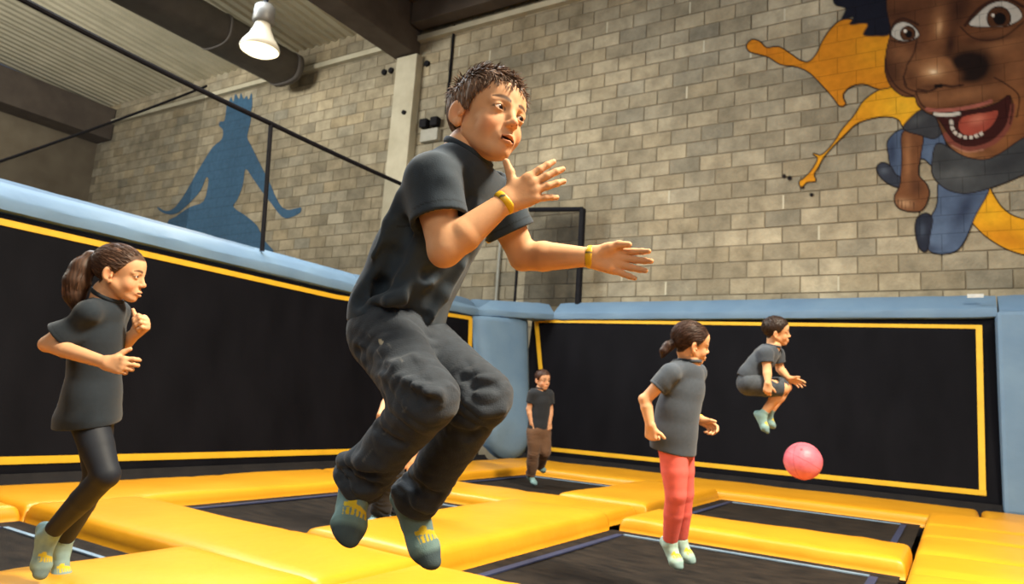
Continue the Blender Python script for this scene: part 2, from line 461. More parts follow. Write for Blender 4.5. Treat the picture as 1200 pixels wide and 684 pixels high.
trampoline(XA0, XA1, 6.5, 8.9, 'dark woven trampoline bed where the boy in brown trousers stands')
trampoline(XB0, XB1, -0.4, 2.45, 'dark woven trampoline bed below the leaping boy')
trampoline(XB0, XB1, 3.2, 5.65, 'dark woven trampoline bed under the girl in coral leggings')
trampoline(XB0, XB1, 6.5, 8.9, 'dark woven trampoline bed behind the pink ball, nearest the back wall')

def pad(x0, x1, y0, y1, label, h=0.085, seed=0, group='yellow floor pads', seams=None, zb=-0.03):
    r = 0.055
    rs = np.random.default_rng(seed + 5)
    def axis(a, b):
        n = max(2, int(round((b - a - 2 * r) / 0.07)))
        e = [0, .012, .028, r]
        return np.array([a + t for t in e[:-1]] + list(np.linspace(a + r, b - r, n)) + [b - t for t in e[:-1][::-1]])
    X, Y = axis(x0, x1), axis(y0, y1)
    gx, gy = np.meshgrid(X, Y)
    e = np.minimum(np.minimum(gx - x0, x1 - gx), np.minimum(gy - y0, y1 - gy))
    t = np.clip(e / r, 0, 1)
    prof = np.sqrt(np.clip(1 - (1 - t) ** 2, 0, 1))
    z = (h - 0.02) * prof + 0.02
    wv = np.zeros_like(z)
    for _ in range(7):
        kx, ky, ph = rs.normal(0, 5), rs.normal(0, 5), rs.uniform(0, 6.3)
        wv += np.sin(kx * gx + ky * gy + ph)
    z += wv * 0.0016 * t
    big = np.clip(e / 0.35, 0, 1); z += 0.012 * big * (2 - big)
    if seams:
        ax, poss = seams
        for p in poss:
            dd = np.abs((gx if ax == 'x' else gy) - p)
            z -= 0.045 * np.exp(-(dd / 0.045) ** 2) * t
    # creases near the long edges
    for _ in range(9):
        cx, cy = rs.uniform(x0, x1), rs.choice([y0, y1]) if (x1 - x0) > (y1 - y0) else rs.uniform(y0, y1)
        if (x1 - x0) <= (y1 - y0): cx = rs.choice([x0, x1])
        a = rs.uniform(0, 3.14); du = (gx - cx) * math.cos(a) + (gy - cy) * math.sin(a); dv = -(gx - cx) * math.sin(a) + (gy - cy) * math.cos(a)
        z -= 0.006 * np.exp(-(du / .13) ** 2 - (dv / .02) ** 2)
    ny, nx = gx.shape
    v = [(gx[j, i], gy[j, i], z[j, i]) for j in range(ny) for i in range(nx)]
    f = [(j * nx + i, j * nx + i + 1, (j + 1) * nx + i + 1, (j + 1) * nx + i) for j in range(ny - 1) for i in range(nx - 1)]
    loop = [i for i in range(nx)] + [j * nx + nx - 1 for j in range(1, ny)] + [(ny - 1) * nx + i for i in range(nx - 2, -1, -1)] + [j * nx for j in range(ny - 2, 0, -1)]
    b = len(v)
    v += [(v[k][0], v[k][1], zb) for k in loop]
    n = len(loop)
    for k in range(n): f.append((loop[k], b + k, b + (k + 1) % n, loop[(k + 1) % n]))
    f.append(tuple(b + k for k in range(n)))
    root = make('floor_pad', v, f, M['pad'], None, True)
    tag(root, label, 'pad', group)
    return root
E_ = 0.012
pad(-6.12, -5.15, -0.4, 2.42, 'yellow floor pad along the left wall at the picture edge', seed=1)
pad(-6.12, -5.15, 2.44, 5.9, 'long yellow floor pad along the foot of the left wall', seed=2)
pad(-6.12, -5.15, 5.92, 9.2, 'yellow floor pad along the left wall near the corner post pad', seed=3)
pad(-5.14, -2.47, 2.45, 3.2, 'long yellow floor pad running past the jumping girl\'s feet', h=.1, seed=4)
pad(-2.46, -0.28, 2.45, 3.2, 'yellow floor pad just below the bottom edge of the picture', seed=5)
pad(-3.42, -2.45, -0.3, 2.44, 'yellow floor pad at the bottom of the picture beside the girl', h=.12, seed=6)
pad(-3.40, -2.45, 3.21, 5.66, 'thick yellow floor pad beside the leaping boy\'s pointed foot', h=.125, seed=7)
pad(-5.14, -2.55, 5.68, 6.5, 'yellow floor pad behind the leaping boy\'s knees', h=.09, seed=8)
pad(-2.36, -0.30, 5.66, 6.5, 'yellow floor pad behind the coral leggings', h=.1, seed=9)
pad(-3.40, -2.45, 6.51, 8.9, 'yellow floor pad between the standing boy and the coral leggings', h=.115, seed=10)
pad(-6.12, -3.3, 8.92, 10.5, 'yellow floor pad behind the boy in brown trousers', h=.09, seed=11)
pad(-3.28, 0.22, 8.92, 10.5, 'long yellow floor pad under the pink ball by the back wall', h=.09, seed=12)
pad(0.24, 2.6, 8.92, 10.5, 'yellow floor pad at the right edge under the blue pillar', h=.09, seed=13)
pad(-0.27, 0.95, 3.22, 8.9, 'wide creased yellow floor pad at the lower right corner', h=.14, seed=14, seams=('y', [4.1, 5.0, 5.9, 6.8, 7.7]))
pad(-0.27, 0.95, -0.4, 3.2, 'yellow floor pad under the camera side of the court', h=.1, seed=15)

# ------------------------------------------------------------------ trampoline walls
def LWx(z): return -6.36 - 0.34 * z / 2.3
def BWy(z): return 10.66 + 0.34 * z / 2.4
def quad_strip(name, P, Q, wdir, width, mat, parent, off):
    # flat ribbon from P to Q of given width, lifted along off, 6 mm thick
    P, Q, wdir, off = [np.asarray(a, float) for a in (P, Q, wdir, off)]
    n = 10; v = []; f = []
    wd = wdir / np.linalg.norm(wdir) * width / 2
    for i in range(n + 1):
        c = P + (Q - P) * i / n
        v += [c - wd + off * .2, c + wd + off * .2, c + wd + off, c - wd + off]
    for i in range(n):
        a = 4 * i; b = a + 4
        f += [(a + k, a + (k + 1) % 4, b + (k + 1) % 4, b + k) for k in range(4)]
    f += [(0, 1, 2, 3), (4 * n + 3, 4 * n + 2, 4 * n + 1, 4 * n)]
    o = make(name, v, f, mat, parent)
    bm = bmesh.new(); bm.from_mesh(o.data); bmesh.ops.recalc_face_normals(bm, faces=bm.faces[:]); bm.to_mesh(o.data); bm.free()
    return o
def wall_mat_mesh(name, fn, n_dir, parent, nu=40, nv=16):
    v = []; f = []
    for side in (0, 1):
        for j in range(nv + 1):
            for i in range(nu + 1):
                p = np.array(fn(i / nu, j / nv)); 
                if side: p = p - np.array(n_dir) * 0.03
                v.append(p)
    N = (nu + 1) * (nv + 1)
    for s in (0, N):
        for j in range(nv):
            for i in range(nu):
                a = s + j * (nu + 1) + i
                f.append((a, a + 1, a + nu + 2, a + nu + 1))
    for i in range(nu):
        f.append((i, N + i, N + i + 1, i + 1)); k = nv * (nu + 1) + i; f.append((k, k + 1, N + k + 1, N + k))
    for j in range(nv):
        a = j * (nu + 1); f.append((a, a + nu + 1, N + a + nu + 1, N + a)); b = a + nu; f.append((b, N + b, N + b + nu + 1, b + nu + 1))
    o = make(name, v, f, M['mat'], parent, True)
    bm = bmesh.new(); bm.from_mesh(o.data); bmesh.ops.recalc_face_normals(bm, faces=bm.faces[:]); bm.to_mesh(o.data); bm.free()
    return o
root = thing('wall_trampoline', 'long leaning black trampoline wall with yellow border lines on the left', 'trampoline', (-6.4, 4, 0), 'trampoline walls')
def left_fn(u, w):
    y = -1.5 + u * 11.0; zt = 2.222 + 0.125 * max(0, (y - 6.88) / 2.82)
    z = 0.0 + w * zt
    rip = 0.006 * math.sin(y * 9 + math.sin(z * 3)) * math.sin(math.pi * w)
    return (LWx(z) - 0.03 * math.sin(math.pi * w) + rip, y, z)
wall_mat_mesh('mat', left_fn, (1, 0, 0), root, 90, 14)
def lw(y, z, w=.5): return (LWx(z) - 0.03 * math.sin(math.pi * min(1, z / 2.3)), y, z)
offL = np.array([.016, 0, 0.002])
quad_strip('yellow_border', lw(-1.4, .235), lw(9.3, .235), (0, 0, 1), .062, M['pad_edge'], root, offL)
quad_strip('yellow_border', lw(-1.4, 2.15), lw(6.4, 2.145), (0, 0, 1), .055, M['pad_edge'], root, offL)
quad_strip('yellow_border', lw(6.4, 2.145), lw(9.45, 2.29), (0, 0, 1), .055, M['pad_edge'], root, offL)
quad_strip('yellow_border', lw(9.43, 2.29), lw(9.2, .235), (0, 1, 0), .09, M['pad_edge'], root, offL)
o = MB().prism([(-6.33, 0, .14), (-6.30, 0, .10), (-6.13, 0, -.02), (-6.40, 0, -.02)], [(0, -1.5, 0), (0, 9.6, 0)]).build('bottom_apron', M['apron'], root)

root = thing('wall_trampoline', 'black trampoline wall framed in yellow behind the pink ball', 'trampoline', (-2.8, 10.7, 0), 'trampoline walls')
def back_fn(u, w):
    x = -6.45 + u * 7.0; zt = 2.44
    z = 0.02 + w * zt
    return (x, BWy(z) + 0.03 * math.sin(math.pi * w) + 0.004 * math.sin(x * 8) * math.sin(math.pi * w), z)
wall_mat_mesh('mat', back_fn, (0, -1, 0), root, 60, 14)
def bw(x, z): return (x, BWy(z) + 0.03 * math.sin(math.pi * min(1, z / 2.58)), z)
offB = np.array([0, -.016, .002])
quad_strip('yellow_border', bw(-5.78, .255), bw(.31, .275), (0, 0, 1), .065, M['pad_edge'], root, offB)
quad_strip('yellow_border', bw(-6.36, 2.455), bw(-5.85, 2.45), (0, 0, 1), .05, M['pad_edge'], root, offB)
quad_strip('yellow_border', bw(-5.85, 2.45), bw(.33, 2.36), (0, 0, 1), .05, M['pad_edge'], root, offB)
quad_strip('yellow_border', bw(-6.36, 2.46), bw(-5.8, .25), (1, 0, .2), .075, M['pad_edge'], root, offB)
quad_strip('yellow_border', bw(.30, 2.38), bw(.27, .25), (1, 0, 0), .07, M['pad_edge'], root, offB)
MB().prism([(0, 10.62, .16), (0, 10.60, .10), (0, 10.48, -.02), (0, 10.72, -.02)], [(-6.3, 0, 0), (2.6, 0, 0)]).build('bottom_apron', M['apron'], root)

def top_pad(P, Q, nrm, label, sc=1.0, hz=0.0, nseg=14, seed=0):
    # blue coping pad with a small front face and a sloping upper face, from P to Q (points on its lower front edge)
    rs = np.random.default_rng(seed)
    P, Q, nrm = [np.asarray(a, float) for a in (P, Q, nrm)]
    prof = [(-.12, 0.0), (.0, 0.0), (.024, .012), (.03, .04), (.03, .100), (.018, .125), (-.10, .225), (-.20, .305), (-.23, .315), (-.27, .32), (-.31, .30), (-.33, .2), (-.33, 0.0)]
    v = []; f = []; n = len(prof)
    for i in range(nseg + 1):
        t = i / nseg; c = P + (Q - P) * t
        end = min(t, 1 - t) * nseg
        shr = 0.93 if end < 0.5 else 1.0
        for (a, b) in prof:
            wob = rs.normal(0, .003)
            v.append(c + nrm * (a * sc * shr + wob) + np.array([0, 0, (0.15 + (b - 0.15) * shr) * sc + hz + rs.normal(0, .002)]))
    for i in range(nseg):
        for k in range(n):
            k2 = (k + 1) % n
            f.append((i * n + k, i * n + k2, (i + 1) * n + k2, (i + 1) * n + k))
    f.append(tuple(range(n))); f.append(tuple(nseg * n + k for k in range(n - 1, -1, -1)))
    o = make('coping_pad', v, f, M['blue'], None, True)
    bm = bmesh.new(); bm.from_mesh(o.data); bmesh.ops.recalc_face_normals(bm, faces=bm.faces[:])
    for e in bm.edges:
        if len(e.link_faces) == 2 and e.calc_face_angle(0) > 0.45: e.smooth = False
    bm.to_mesh(o.data); bm.free()
    tag(o, label, 'pad', 'blue coping pads')
    return o
top_pad((-6.66, -1.5, 2.235), (-6.66, 6.86, 2.235), (1, 0, 0), 'long blue coping pad on top of the left trampoline wall', seed=1, nseg=40)
top_pad((-6.67, 6.88, 2.24), (-6.76, 9.7, 2.36), (1, 0, 0), 'blue coping pad behind the leaping boy, on the left wall', seed=2)
top_pad((-6.80, 9.72, 2.37), (-6.0, 10.98, 2.47), (.844, -.536, 0), 'short blue coping pad bridging the corner of the court', seed=3)
top_pad((-5.98, 10.98, 2.47), (0.50, 10.98, 2.47), (0, -1, 0), 'long blue coping pad along the top of the back trampoline wall', sc=1.1, seed=4, nseg=36)
top_pad((0.52, 10.98, 2.47), (3.0, 10.98, 2.47), (0, -1, 0), 'blue coping pad over the pillar pad at the right edge', sc=1.1, seed=5)
# small pale patch on the coping pad
o = MB().box(.18, .36, 10.9, 10.905, 2.73, 2.78).build('pale_patch', noise_mat('pale_patch_mat', (.5, .55, .58), (.6, .62, .62), 20, .5, 0))
tag(o, 'small pale patch on the blue coping pad near the right edge', 'pale_patch')
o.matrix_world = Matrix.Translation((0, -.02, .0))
# blue pillar pad closing the back wall on the right
o = MB().bevbox(.47, 2.7, 10.50, 10.95, .06, 2.50, .05).build('pillar_pad', M['blue'])
tag(o, 'tall blue wall pad at the right edge of the picture', 'pad')
# leaning corner pad with rolled foot
a_t, b_t = np.array([-6.76, 9.55, 2.34]), np.array([-6.40, 10.78, 2.42])
a_b, b_b = np.array([-6.28, 9.62, .34]), np.array([-5.98, 10.42, .30])
nrm = np.array([.92, -.36, .14]); nrm /= np.linalg.norm(nrm)
v = []; f = []; nu, nv = 10, 26
for j in range(nv + 1):
    w = j / nv
    for i in range(nu + 1):
        u = i / nu
        p = (a_t * (1 - u) + b_t * u) * (1 - w) + (a_b * (1 - u) + b_b * u) * w
        e = min(u, 1 - u) * 2
        p = p + nrm * (.10 * (1 - (1 - min(1, e * 2.2)) ** 2) ** .5 + .02 * math.sin(7 * u + 9 * w) * (w > .85))
        # rounded, drooping foot
        if w > .8:
            q = (w - .8) / .2
            p = p + np.array([0, 0, -.24 * q * q * (1 - (2 * u - 1) ** 2)]) + nrm * (-.12 * q ** 3)
        v.append(p)
base = len(v)
v += [np.asarray(p) - nrm * .16 for p in v[:base]]
for s in (0, base):
    for j in range(nv):
        for i in range(nu):
            a = s + j * (nu + 1) + i; f.append((a, a + 1, a + nu + 2, a + nu + 1))
for j in range(nv):
    a = j * (nu + 1); f.append((a, a + nu + 1, base + a + nu + 1, base + a)); b = a + nu; f.append((b, base + b, base + b + nu + 1, b + nu + 1))
for i in range(nu):
    f.append((i, base + i, base + i + 1, i + 1)); k = nv * (nu + 1) + i; f.append((k, k + 1, base + k + 1, base + k))
o = make('corner_pad', v, f, M['blue'], None, True)
bm = bmesh.new(); bm.from_mesh(o.data); bmesh.ops.recalc_face_normals(bm, faces=bm.faces[:]); bm.to_mesh(o.data); bm.free()
tag(o, 'tall leaning blue pad with a rolled foot in the corner of the court', 'pad')

# ------------------------------------------------------------------ safety nets above the walls
root = thing('safety_net', 'black safety net on a post above the left trampoline wall', 'net', (-6.78, 5.2, 2.5), 'safety nets')
MB().tube([(-6.78, 5.29, 2.5), (-6.78, 5.19, 4.02)], .026, 10).build('post', M['steel_black'], root)
MB().tube([(-6.78, 1.9, 2.5), (-6.78, 1.86, 4.3)], .026, 10).build('post', M['steel_black'], root)
MB().tube([(-6.78, 10.9, 2.6), (-6.78, 10.9, 4.2)], .026, 10).build('post', M['steel_black'], root)
def rope_pts(a, b, sag, n=16):
    a, b = np.array(a, float), np.array(b, float)
    return [a + (b - a) * i / n - np.array([0, 0, sag * 4 * (i / n) * (1 - i / n)]) for i in range(n + 1)]
r1 = rope_pts((-6.78, 1.86, 4.16), (-6.78, 5.19, 4.02), .03); r2 = rope_pts((-6.78, 5.19, 4.02), (-6.78, 10.9, 4.1), .05)
MB().tube(r1, .03, 8).build('edge_rope', M['steel_black'], root)
MB().tube(r2, .03, 8).build('edge_rope', M['steel_black'], root)
def net_between(pts, zlow, parent):
    v = []; f = []
    for p in pts: v += [(p[0], p[1], zlow), tuple(p)]
    for i in range(len(pts) - 1): f.append((2 * i, 2 * i + 2, 2 * i + 3, 2 * i + 1))
    return make('netting', v, f, M['net'], parent)
net_between(r1, 2.5, root); net_between(r2, 2.52, root)
# inner net behind, only its rope and panel show at the upper left
root = thing('safety_net', 'black safety net on a frame above the back wall beside the boy\'s arm', 'net', (-6.2, 11.2, 2.8), 'safety nets')
MB().tube([(-5.65, 11.22, 2.75), (-5.65, 11.2, 4.53)], .06, 10).build('post', M['steel_black'], root)
MB().tube([(-6.78, 11.2, 4.62), (-5.65, 11.2, 4.53)], .045, 8).build('top_rail', M['steel_black'], root)
M['net_dense'] = net_mat('black_net_dense', .45, .62)
net_between([(-6.78, 11.2, 4.62), (-5.65, 11.2, 4.53)], 2.75, root).data.materials[0] = M['net_dense']
root = thing('safety_net', 'far black safety net hanging below the dark end beam', 'net', (-16, 0, 3), 'safety nets')
A, B = on_x(0, 187, -16.0), on_x(118, 145, -16.0)
rr = rope_pts(A + (A - B) * .6, B + (B - A) * 1.35, .06, 20)
MB().tube(rr, .03, 8).build('edge_rope', M['steel_black'], root)
net_between(rr, 3.0, root)
# ------------------------------------------------------------------ smooth solid modelling (signed distances on a grid -> quads)
def nrmz(v):
    v = np.asarray(v, float); return v / (np.linalg.norm(v) + 1e-12)
def cone(a, b, ra, rb, flat=None, fac=1.0):
    a = np.asarray(a, float); b = np.asarray(b, float); ba = b - a; bb = ba.dot(ba) + 1e-12
    def fn(x, y, z):
        px, py, pz = x - a[0], y - a[1], z - a[2]
        t = np.clip((px * ba[0] + py * ba[1] + pz * ba[2]) / bb, 0, 1)
        qx, qy, qz = px - t * ba[0], py - t * ba[1], pz - t * ba[2]
        q2 = qx * qx + qy * qy + qz * qz
        if flat is not None:
            c = qx * flat[0] + qy * flat[1] + qz * flat[2]
            q2 = q2 + (fac * fac - 1) * c * c
        return np.sqrt(q2) - (ra + t * (rb - ra))
    r = max(ra, rb) * max(1.0, 1.0 / fac)
    return fn, np.minimum(a, b) - r, np.maximum(a, b) + r
def ell(c, r, R=None):
    c = np.asarray(c, float); r = np.asarray(r, float); R = np.eye(3) if R is None else R
    def fn(x, y, z):
        px, py, pz = x - c[0], y - c[1], z - c[2]
        l = [R[0, k] * px + R[1, k] * py + R[2, k] * pz for k in range(3)]
        k0 = np.sqrt(sum((l[k] / r[k]) ** 2 for k in range(3))) + 1e-9
        k1 = np.sqrt(sum((l[k] / r[k] ** 2) ** 2 for k in range(3))) + 1e-9
        return k0 * (k0 - 1) / k1
    ext = np.sqrt(((R * r) ** 2).sum(1))
    return fn, c - ext, c + ext
def halfball(c, n, rad):
    c = np.asarray(c, float); n = nrmz(n)
    def fn(x, y, z):
        px, py, pz = x - c[0], y - c[1], z - c[2]
        return np.maximum(-(px * n[0] + py * n[1] + pz * n[2]), np.sqrt(px * px + py * py + pz * pz) - rad)
    return fn, c - rad, c + rad
class Field:
    def __init__(s, lo, hi, h):
        s.h = h; s.lo = np.asarray(lo, float); s.n = np.ceil((np.asarray(hi) - s.lo) / h).astype(int) + 1
        s.ax = [(s.lo[k] + h * np.arange(s.n[k])).astype(np.float32) for k in range(3)]
        s.d = np.full(s.n, 0.06, np.float32)
    def twin(s):
        o = Field.__new__(Field); o.h = s.h; o.lo = s.lo; o.n = s.n; o.ax = s.ax; o.d = np.full_like(s.d, .06); return o
    def sl(s, lo, hi):
        a = np.clip(np.floor((lo - s.lo) / s.h).astype(int), 0, s.n); b = np.clip(np.ceil((hi - s.lo) / s.h).astype(int) + 1, 0, s.n)
        return tuple(slice(int(a[k]), int(b[k])) for k in range(3))
    def grid(s, sl):
        return s.ax[0][sl[0]][:, None, None], s.ax[1][sl[1]][None, :, None], s.ax[2][sl[2]][None, None, :]
    def op(s, prim, k=0.01, op='u'):
        fn, lo, hi = prim
        mg = k + 2.5 * s.h + 0.004
        sl = s.sl(lo - mg, hi + mg)
        if any(q.stop <= q.start for q in sl): return s
        v = fn(*s.grid(sl)).astype(np.float32)
        a = s.d[sl]
        s.d[sl] = smin(a, v, k) if op == 'u' else -smin(-a, v, k)
        return s
    def merge(s, o, k):
        s.d = smin(s.d, o.d, k)
    def sample(s, p):
        i = np.round((np.asarray(p) - s.lo) / s.h).astype(int)
        if np.any(i < 0) or np.any(i >= s.n): return 0.06
        return float(s.d[tuple(i)])
    def march(s, px, py, d0, d1):
        dd = np.arange(d0, d1, s.h * 0.7)
        P = CAM[None] + ray(px, py)[None] * (dd / FPX)[:, None]
        idx = np.round((P - s.lo) / s.h).astype(int)
        ok = np.all((idx >= 0) & (idx < s.n), axis=1)
        for q, g, p in zip(idx, ok, P):
            if g and s.d[tuple(q)] < 0: return p
        return None
    def mesh(s):
        d = s.d; ins = d < 0
        c = ins[:-1, :-1, :-1].astype(np.int8)
        tot = np.zeros_like(c)
        for i in (0, 1):
            for j in (0, 1):
                for k in (0, 1):
                    tot += ins[i:ins.shape[0] - 1 + i, j:ins.shape[1] - 1 + j, k:ins.shape[2] - 1 + k]
        act = (tot > 0) & (tot < 8)
        I = np.argwhere(act)
        idx = -np.ones(act.shape, np.int64); idx[act] = np.arange(len(I))
        cor = {}
        for i in (0, 1):
            for j in (0, 1):
                for k in (0, 1): cor[(i, j, k)] = d[I[:, 0] + i, I[:, 1] + j, I[:, 2] + k]
        acc = np.zeros((len(I), 3)); cnt = np.zeros(len(I))
        for a in cor:
            for ax in range(3):
                if a[ax] == 0:
                    b = list(a); b[ax] = 1; b = tuple(b)
                    va, vb = cor[a], cor[b]; m_ = (va < 0) != (vb < 0)
                    t = np.where(m_, va / np.where(m_, va - vb, 1), 0)
                    p = np.tile(np.array(a, float), (len(I), 1)); p[:, ax] += t
                    acc[m_] += p[m_]; cnt[m_] += 1
        V = s.lo + s.h * (I + acc / cnt[:, None])
        F = []
        for ax in range(3):
            o1, o2 = [(1, 2), (2, 0), (0, 1)][ax]
            sa = [slice(None)] * 3; sb = [slice(None)] * 3
            sa[ax] = slice(0, -1); sb[ax] = slice(1, None)
            ch = ins[tuple(sa)] != ins[tuple(sb)]
            E = np.argwhere(ch)
            E = E[(E[:, o1] > 0) & (E[:, o2] > 0) & (E[:, o1] < s.n[o1] - 1) & (E[:, o2] < s.n[o2] - 1)]
            q = []
            for (da, db) in ((1, 1), (0, 1), (0, 0), (1, 0)):
                e = E.copy(); e[:, o1] -= da; e[:, o2] -= db
                q.append(idx[e[:, 0], e[:, 1], e[:, 2]])
            q = np.stack(q, 1)
            flip = ~ins[E[:, 0], E[:, 1], E[:, 2]]
            q[flip] = q[flip][:, ::-1]
            F.append(q)
        F = np.concatenate(F); F = F[(F >= 0).all(1)]
        return V, F
def smin(a, b, k):
    if k <= 0: return np.minimum(a, b)
    h = np.maximum(k - np.abs(a - b), 0) / k
    return np.minimum(a, b) - h * h * (k * 0.25)
def solid(ops, h, pad_=0.012, post=None, extra=()):
    al = [o for o in list(ops) + list(extra) if o[2] == 'u']
    lo = np.min([o[0][1] for o in al], axis=0) - pad_; hi = np.max([o[0][2] for o in al], axis=0) + pad_
    F = Field(lo, hi, h)
    for prim, k, op in ops: F.op(prim, k, op)
    if post: post(F)
    return F
def smooth_pos(V, F, it=1, lam=0.5):
    n = len(V)
    for _ in range(it):
        s = np.zeros((n, 3)); c = np.zeros(n)
        for a, b in ((0, 1), (1, 2), (2, 3), (3, 0)):
            np.add.at(s, F[:, a], V[F[:, b]]); np.add.at(s, F[:, b], V[F[:, a]])
            np.add.at(c, F[:, a], 1); np.add.at(c, F[:, b], 1)
        V = V + lam * (s / np.maximum(c, 1)[:, None] - V)
    return V
def np_mesh(name, V, F):
    me = bpy.data.meshes.new(name)
    V = np.asarray(V, np.float32); F = np.asarray(F, np.int32); k = F.shape[1]
    me.vertices.add(len(V)); me.vertices.foreach_set('co', V.ravel())
    me.loops.add(F.size); me.loops.foreach_set('vertex_index', F.ravel())
    me.polygons.add(len(F)); me.polygons.foreach_set('loop_start', np.arange(0, F.size, k, dtype=np.int32))
    me.polygons.foreach_set('use_smooth', np.ones(len(F), bool))
    me.update(calc_edges=True); me.validate()
    return me
def joined(name, parts, mat, parent):
    # parts: list of (V, F, C) with quads; one mesh object
    VV, FF, CC = [], [], []; b = 0
    for V, F, C in parts:
        VV.append(V); FF.append(F + b); b += len(V)
        C = np.asarray(C, float); CC.append(np.tile(C, (len(V), 1)) if C.ndim == 1 else C)
    me = np_mesh(name, np.concatenate(VV), np.concatenate(FF)); set_color(me, np.concatenate(CC))
    return link_mesh(name, me, mat, parent)

M['skin'] = attr_mat('skin', 0.60, 0.20, 0.10, 260, 0.002, 0.05, 40, sss=0.08)
M['hair'] = attr_mat('hair', 0.5, 0.28, 0.0)
M['cotton'] = attr_mat('cotton_jersey', 0.85, 0.22, 0.35, 420, 0.0015, 0.10, 60, sheen=0.12)
M['denim'] = attr_mat('dark_denim', 0.80, 0.25, 0.55, 330, 0.0022, 0.22, 45, sheen=0.10)
M['legging'] = attr_mat('legging', 0.62, 0.3, 0.15, 300, 0.001, 0.06, 40)
M['sock'] = attr_mat('sock_knit', 0.9, 0.2, 0.45, 300, 0.0018, 0.08, 50)
M['eye'] = attr_mat('eyeball', 0.12, 0.6)
M['band'] = attr_mat('silicone_band', 0.45, 0.4, 0.1, 80)

# ------------------------------------------------------------------ body parts
def cw(v): return RM @ np.asarray(v, float)          # direction given as (right, down, away) from the camera
def hand_ops(w, f, t, s, side, curls, spread=(.16, .04, -.08, -.2), thumb=((.55, .75, .3), (.75, .6, .25)), arm_r=.021):
    f = nrmz(f); t = nrmz(t - np.dot(t, f) * f); n = np.cross(t, f) if side == 'R' else np.cross(f, t)
    W = lambda a, b, c: w + s * (a * f + b * t + c * n)
    palm = []
    ks = [(.064, .023), (.067, .0075), (.063, -.0075), (.055, -.0215)]
    for (kf, kt) in ks:
        palm.append((cone(W(.0, kt * .55, 0), W(kf, kt, 0), .0125 * s, .0105 * s, n, 1.08), .012 * s, 'u'))
    palm.append((cone(W(.008, .010, .004), W(.034, .025, .010), .013 * s, .012 * s), .014 * s, 'u'))
    palm.append((cone(W(.012, -.014, .005), W(.040, -.020, .006), .011 * s, .010 * s), .012 * s, 'u'))
    fing = []
    L = [(.034, .021, .018), (.037, .024, .019), (.034, .022, .018), (.027, .017, .016)]
    tips = []
    for i in range(4):
        sp = spread[i]; d0 = nrmz(f * math.cos(sp) + t * math.sin(sp))
        p = W(ks[i][0] - .004, ks[i][1], 0.0); a = 0.0; r = [.0088, .0080, .0073, .0060]
        if i == 3: r = [q * .9 for q in r]
        for j in range(3):
            a += curls[i][j]
            d = d0 * math.cos(a) + n * math.sin(a)
            q = p + s * L[i][j] * d
            fing.append((cone(p, q, r[j] * s, r[j + 1] * s), .003 * s, 'u')); p = q
        tips.append(p)
    p = W(.028, .024, .006)
    for j, dv in enumerate(thumb):
        d = nrmz(dv[0] * f + dv[1] * t + dv[2] * n)
        q = p + s * (.031, .024)[j] * d
        fing.append((cone(p, q, (.0115, .0095)[j] * s, (.0095, .0075)[j] * s), .004 * s, 'u')); p = q
    return palm, fing
RELAX = [(.15, .3, .2), (.2, .35, .25), (.25, .4, .3), (.3, .4, .3)]
FIST = [(1.25, 1.5, .9), (1.3, 1.5, .9), (1.35, 1.5, .9), (1.4, 1.5, .9)]
HALF = [(.5, .8, .5), (.7, .9, .6), (.85, 1.0, .6), (.95, 1.0, .6)]
def arm_mesh(sh, el, wr, hand, s, h, side, fat=1.0):
    ua, fa = nrmz(el - sh), nrmz(wr - el)
    ops = [(cone(sh, sh + (el - sh) * .5, .041 * s * fat, .037 * s * fat), .01, 'u'), (cone(sh + (el - sh) * .5, el, .037 * s * fat, .0315 * s * fat), .005 * s, 'u'),
           (cone(el, el + (wr - el) * .3, .0315 * s * fat, .0340 * s * fat), .012 * s, 'u'),
           (cone(el + (wr - el) * .3, wr, .0340 * s * fat, .0215 * s), .005 * s, 'u')]
    bk = nrmz(ua - fa)
    ops.append((ell(el + bk * .012 * s, np.array([.02, .02, .02]) * s), .012 * s, 'u'))
    palm, fing = hand_ops(wr, hand['f'], hand['t'], s, side, hand.get('curl', RELAX), hand.get('spread', (.16, .04, -.08, -.2)), hand.get('thumb', ((.55, .75, .3), (.75, .6, .25))))
    allops = ops + palm + fing
    lo = np.min([o[0][1] for o in allops], axis=0) - .012; hi = np.max([o[0][2] for o in allops], axis=0) + .012
    A = Field(lo, hi, h); B = Field(lo, hi, h)
    for q in ops + palm: A.op(*q)
    for q in fing: B.op(*q)
    A.merge(B, .008 * s)
    V, F = A.mesh()
    return V, F

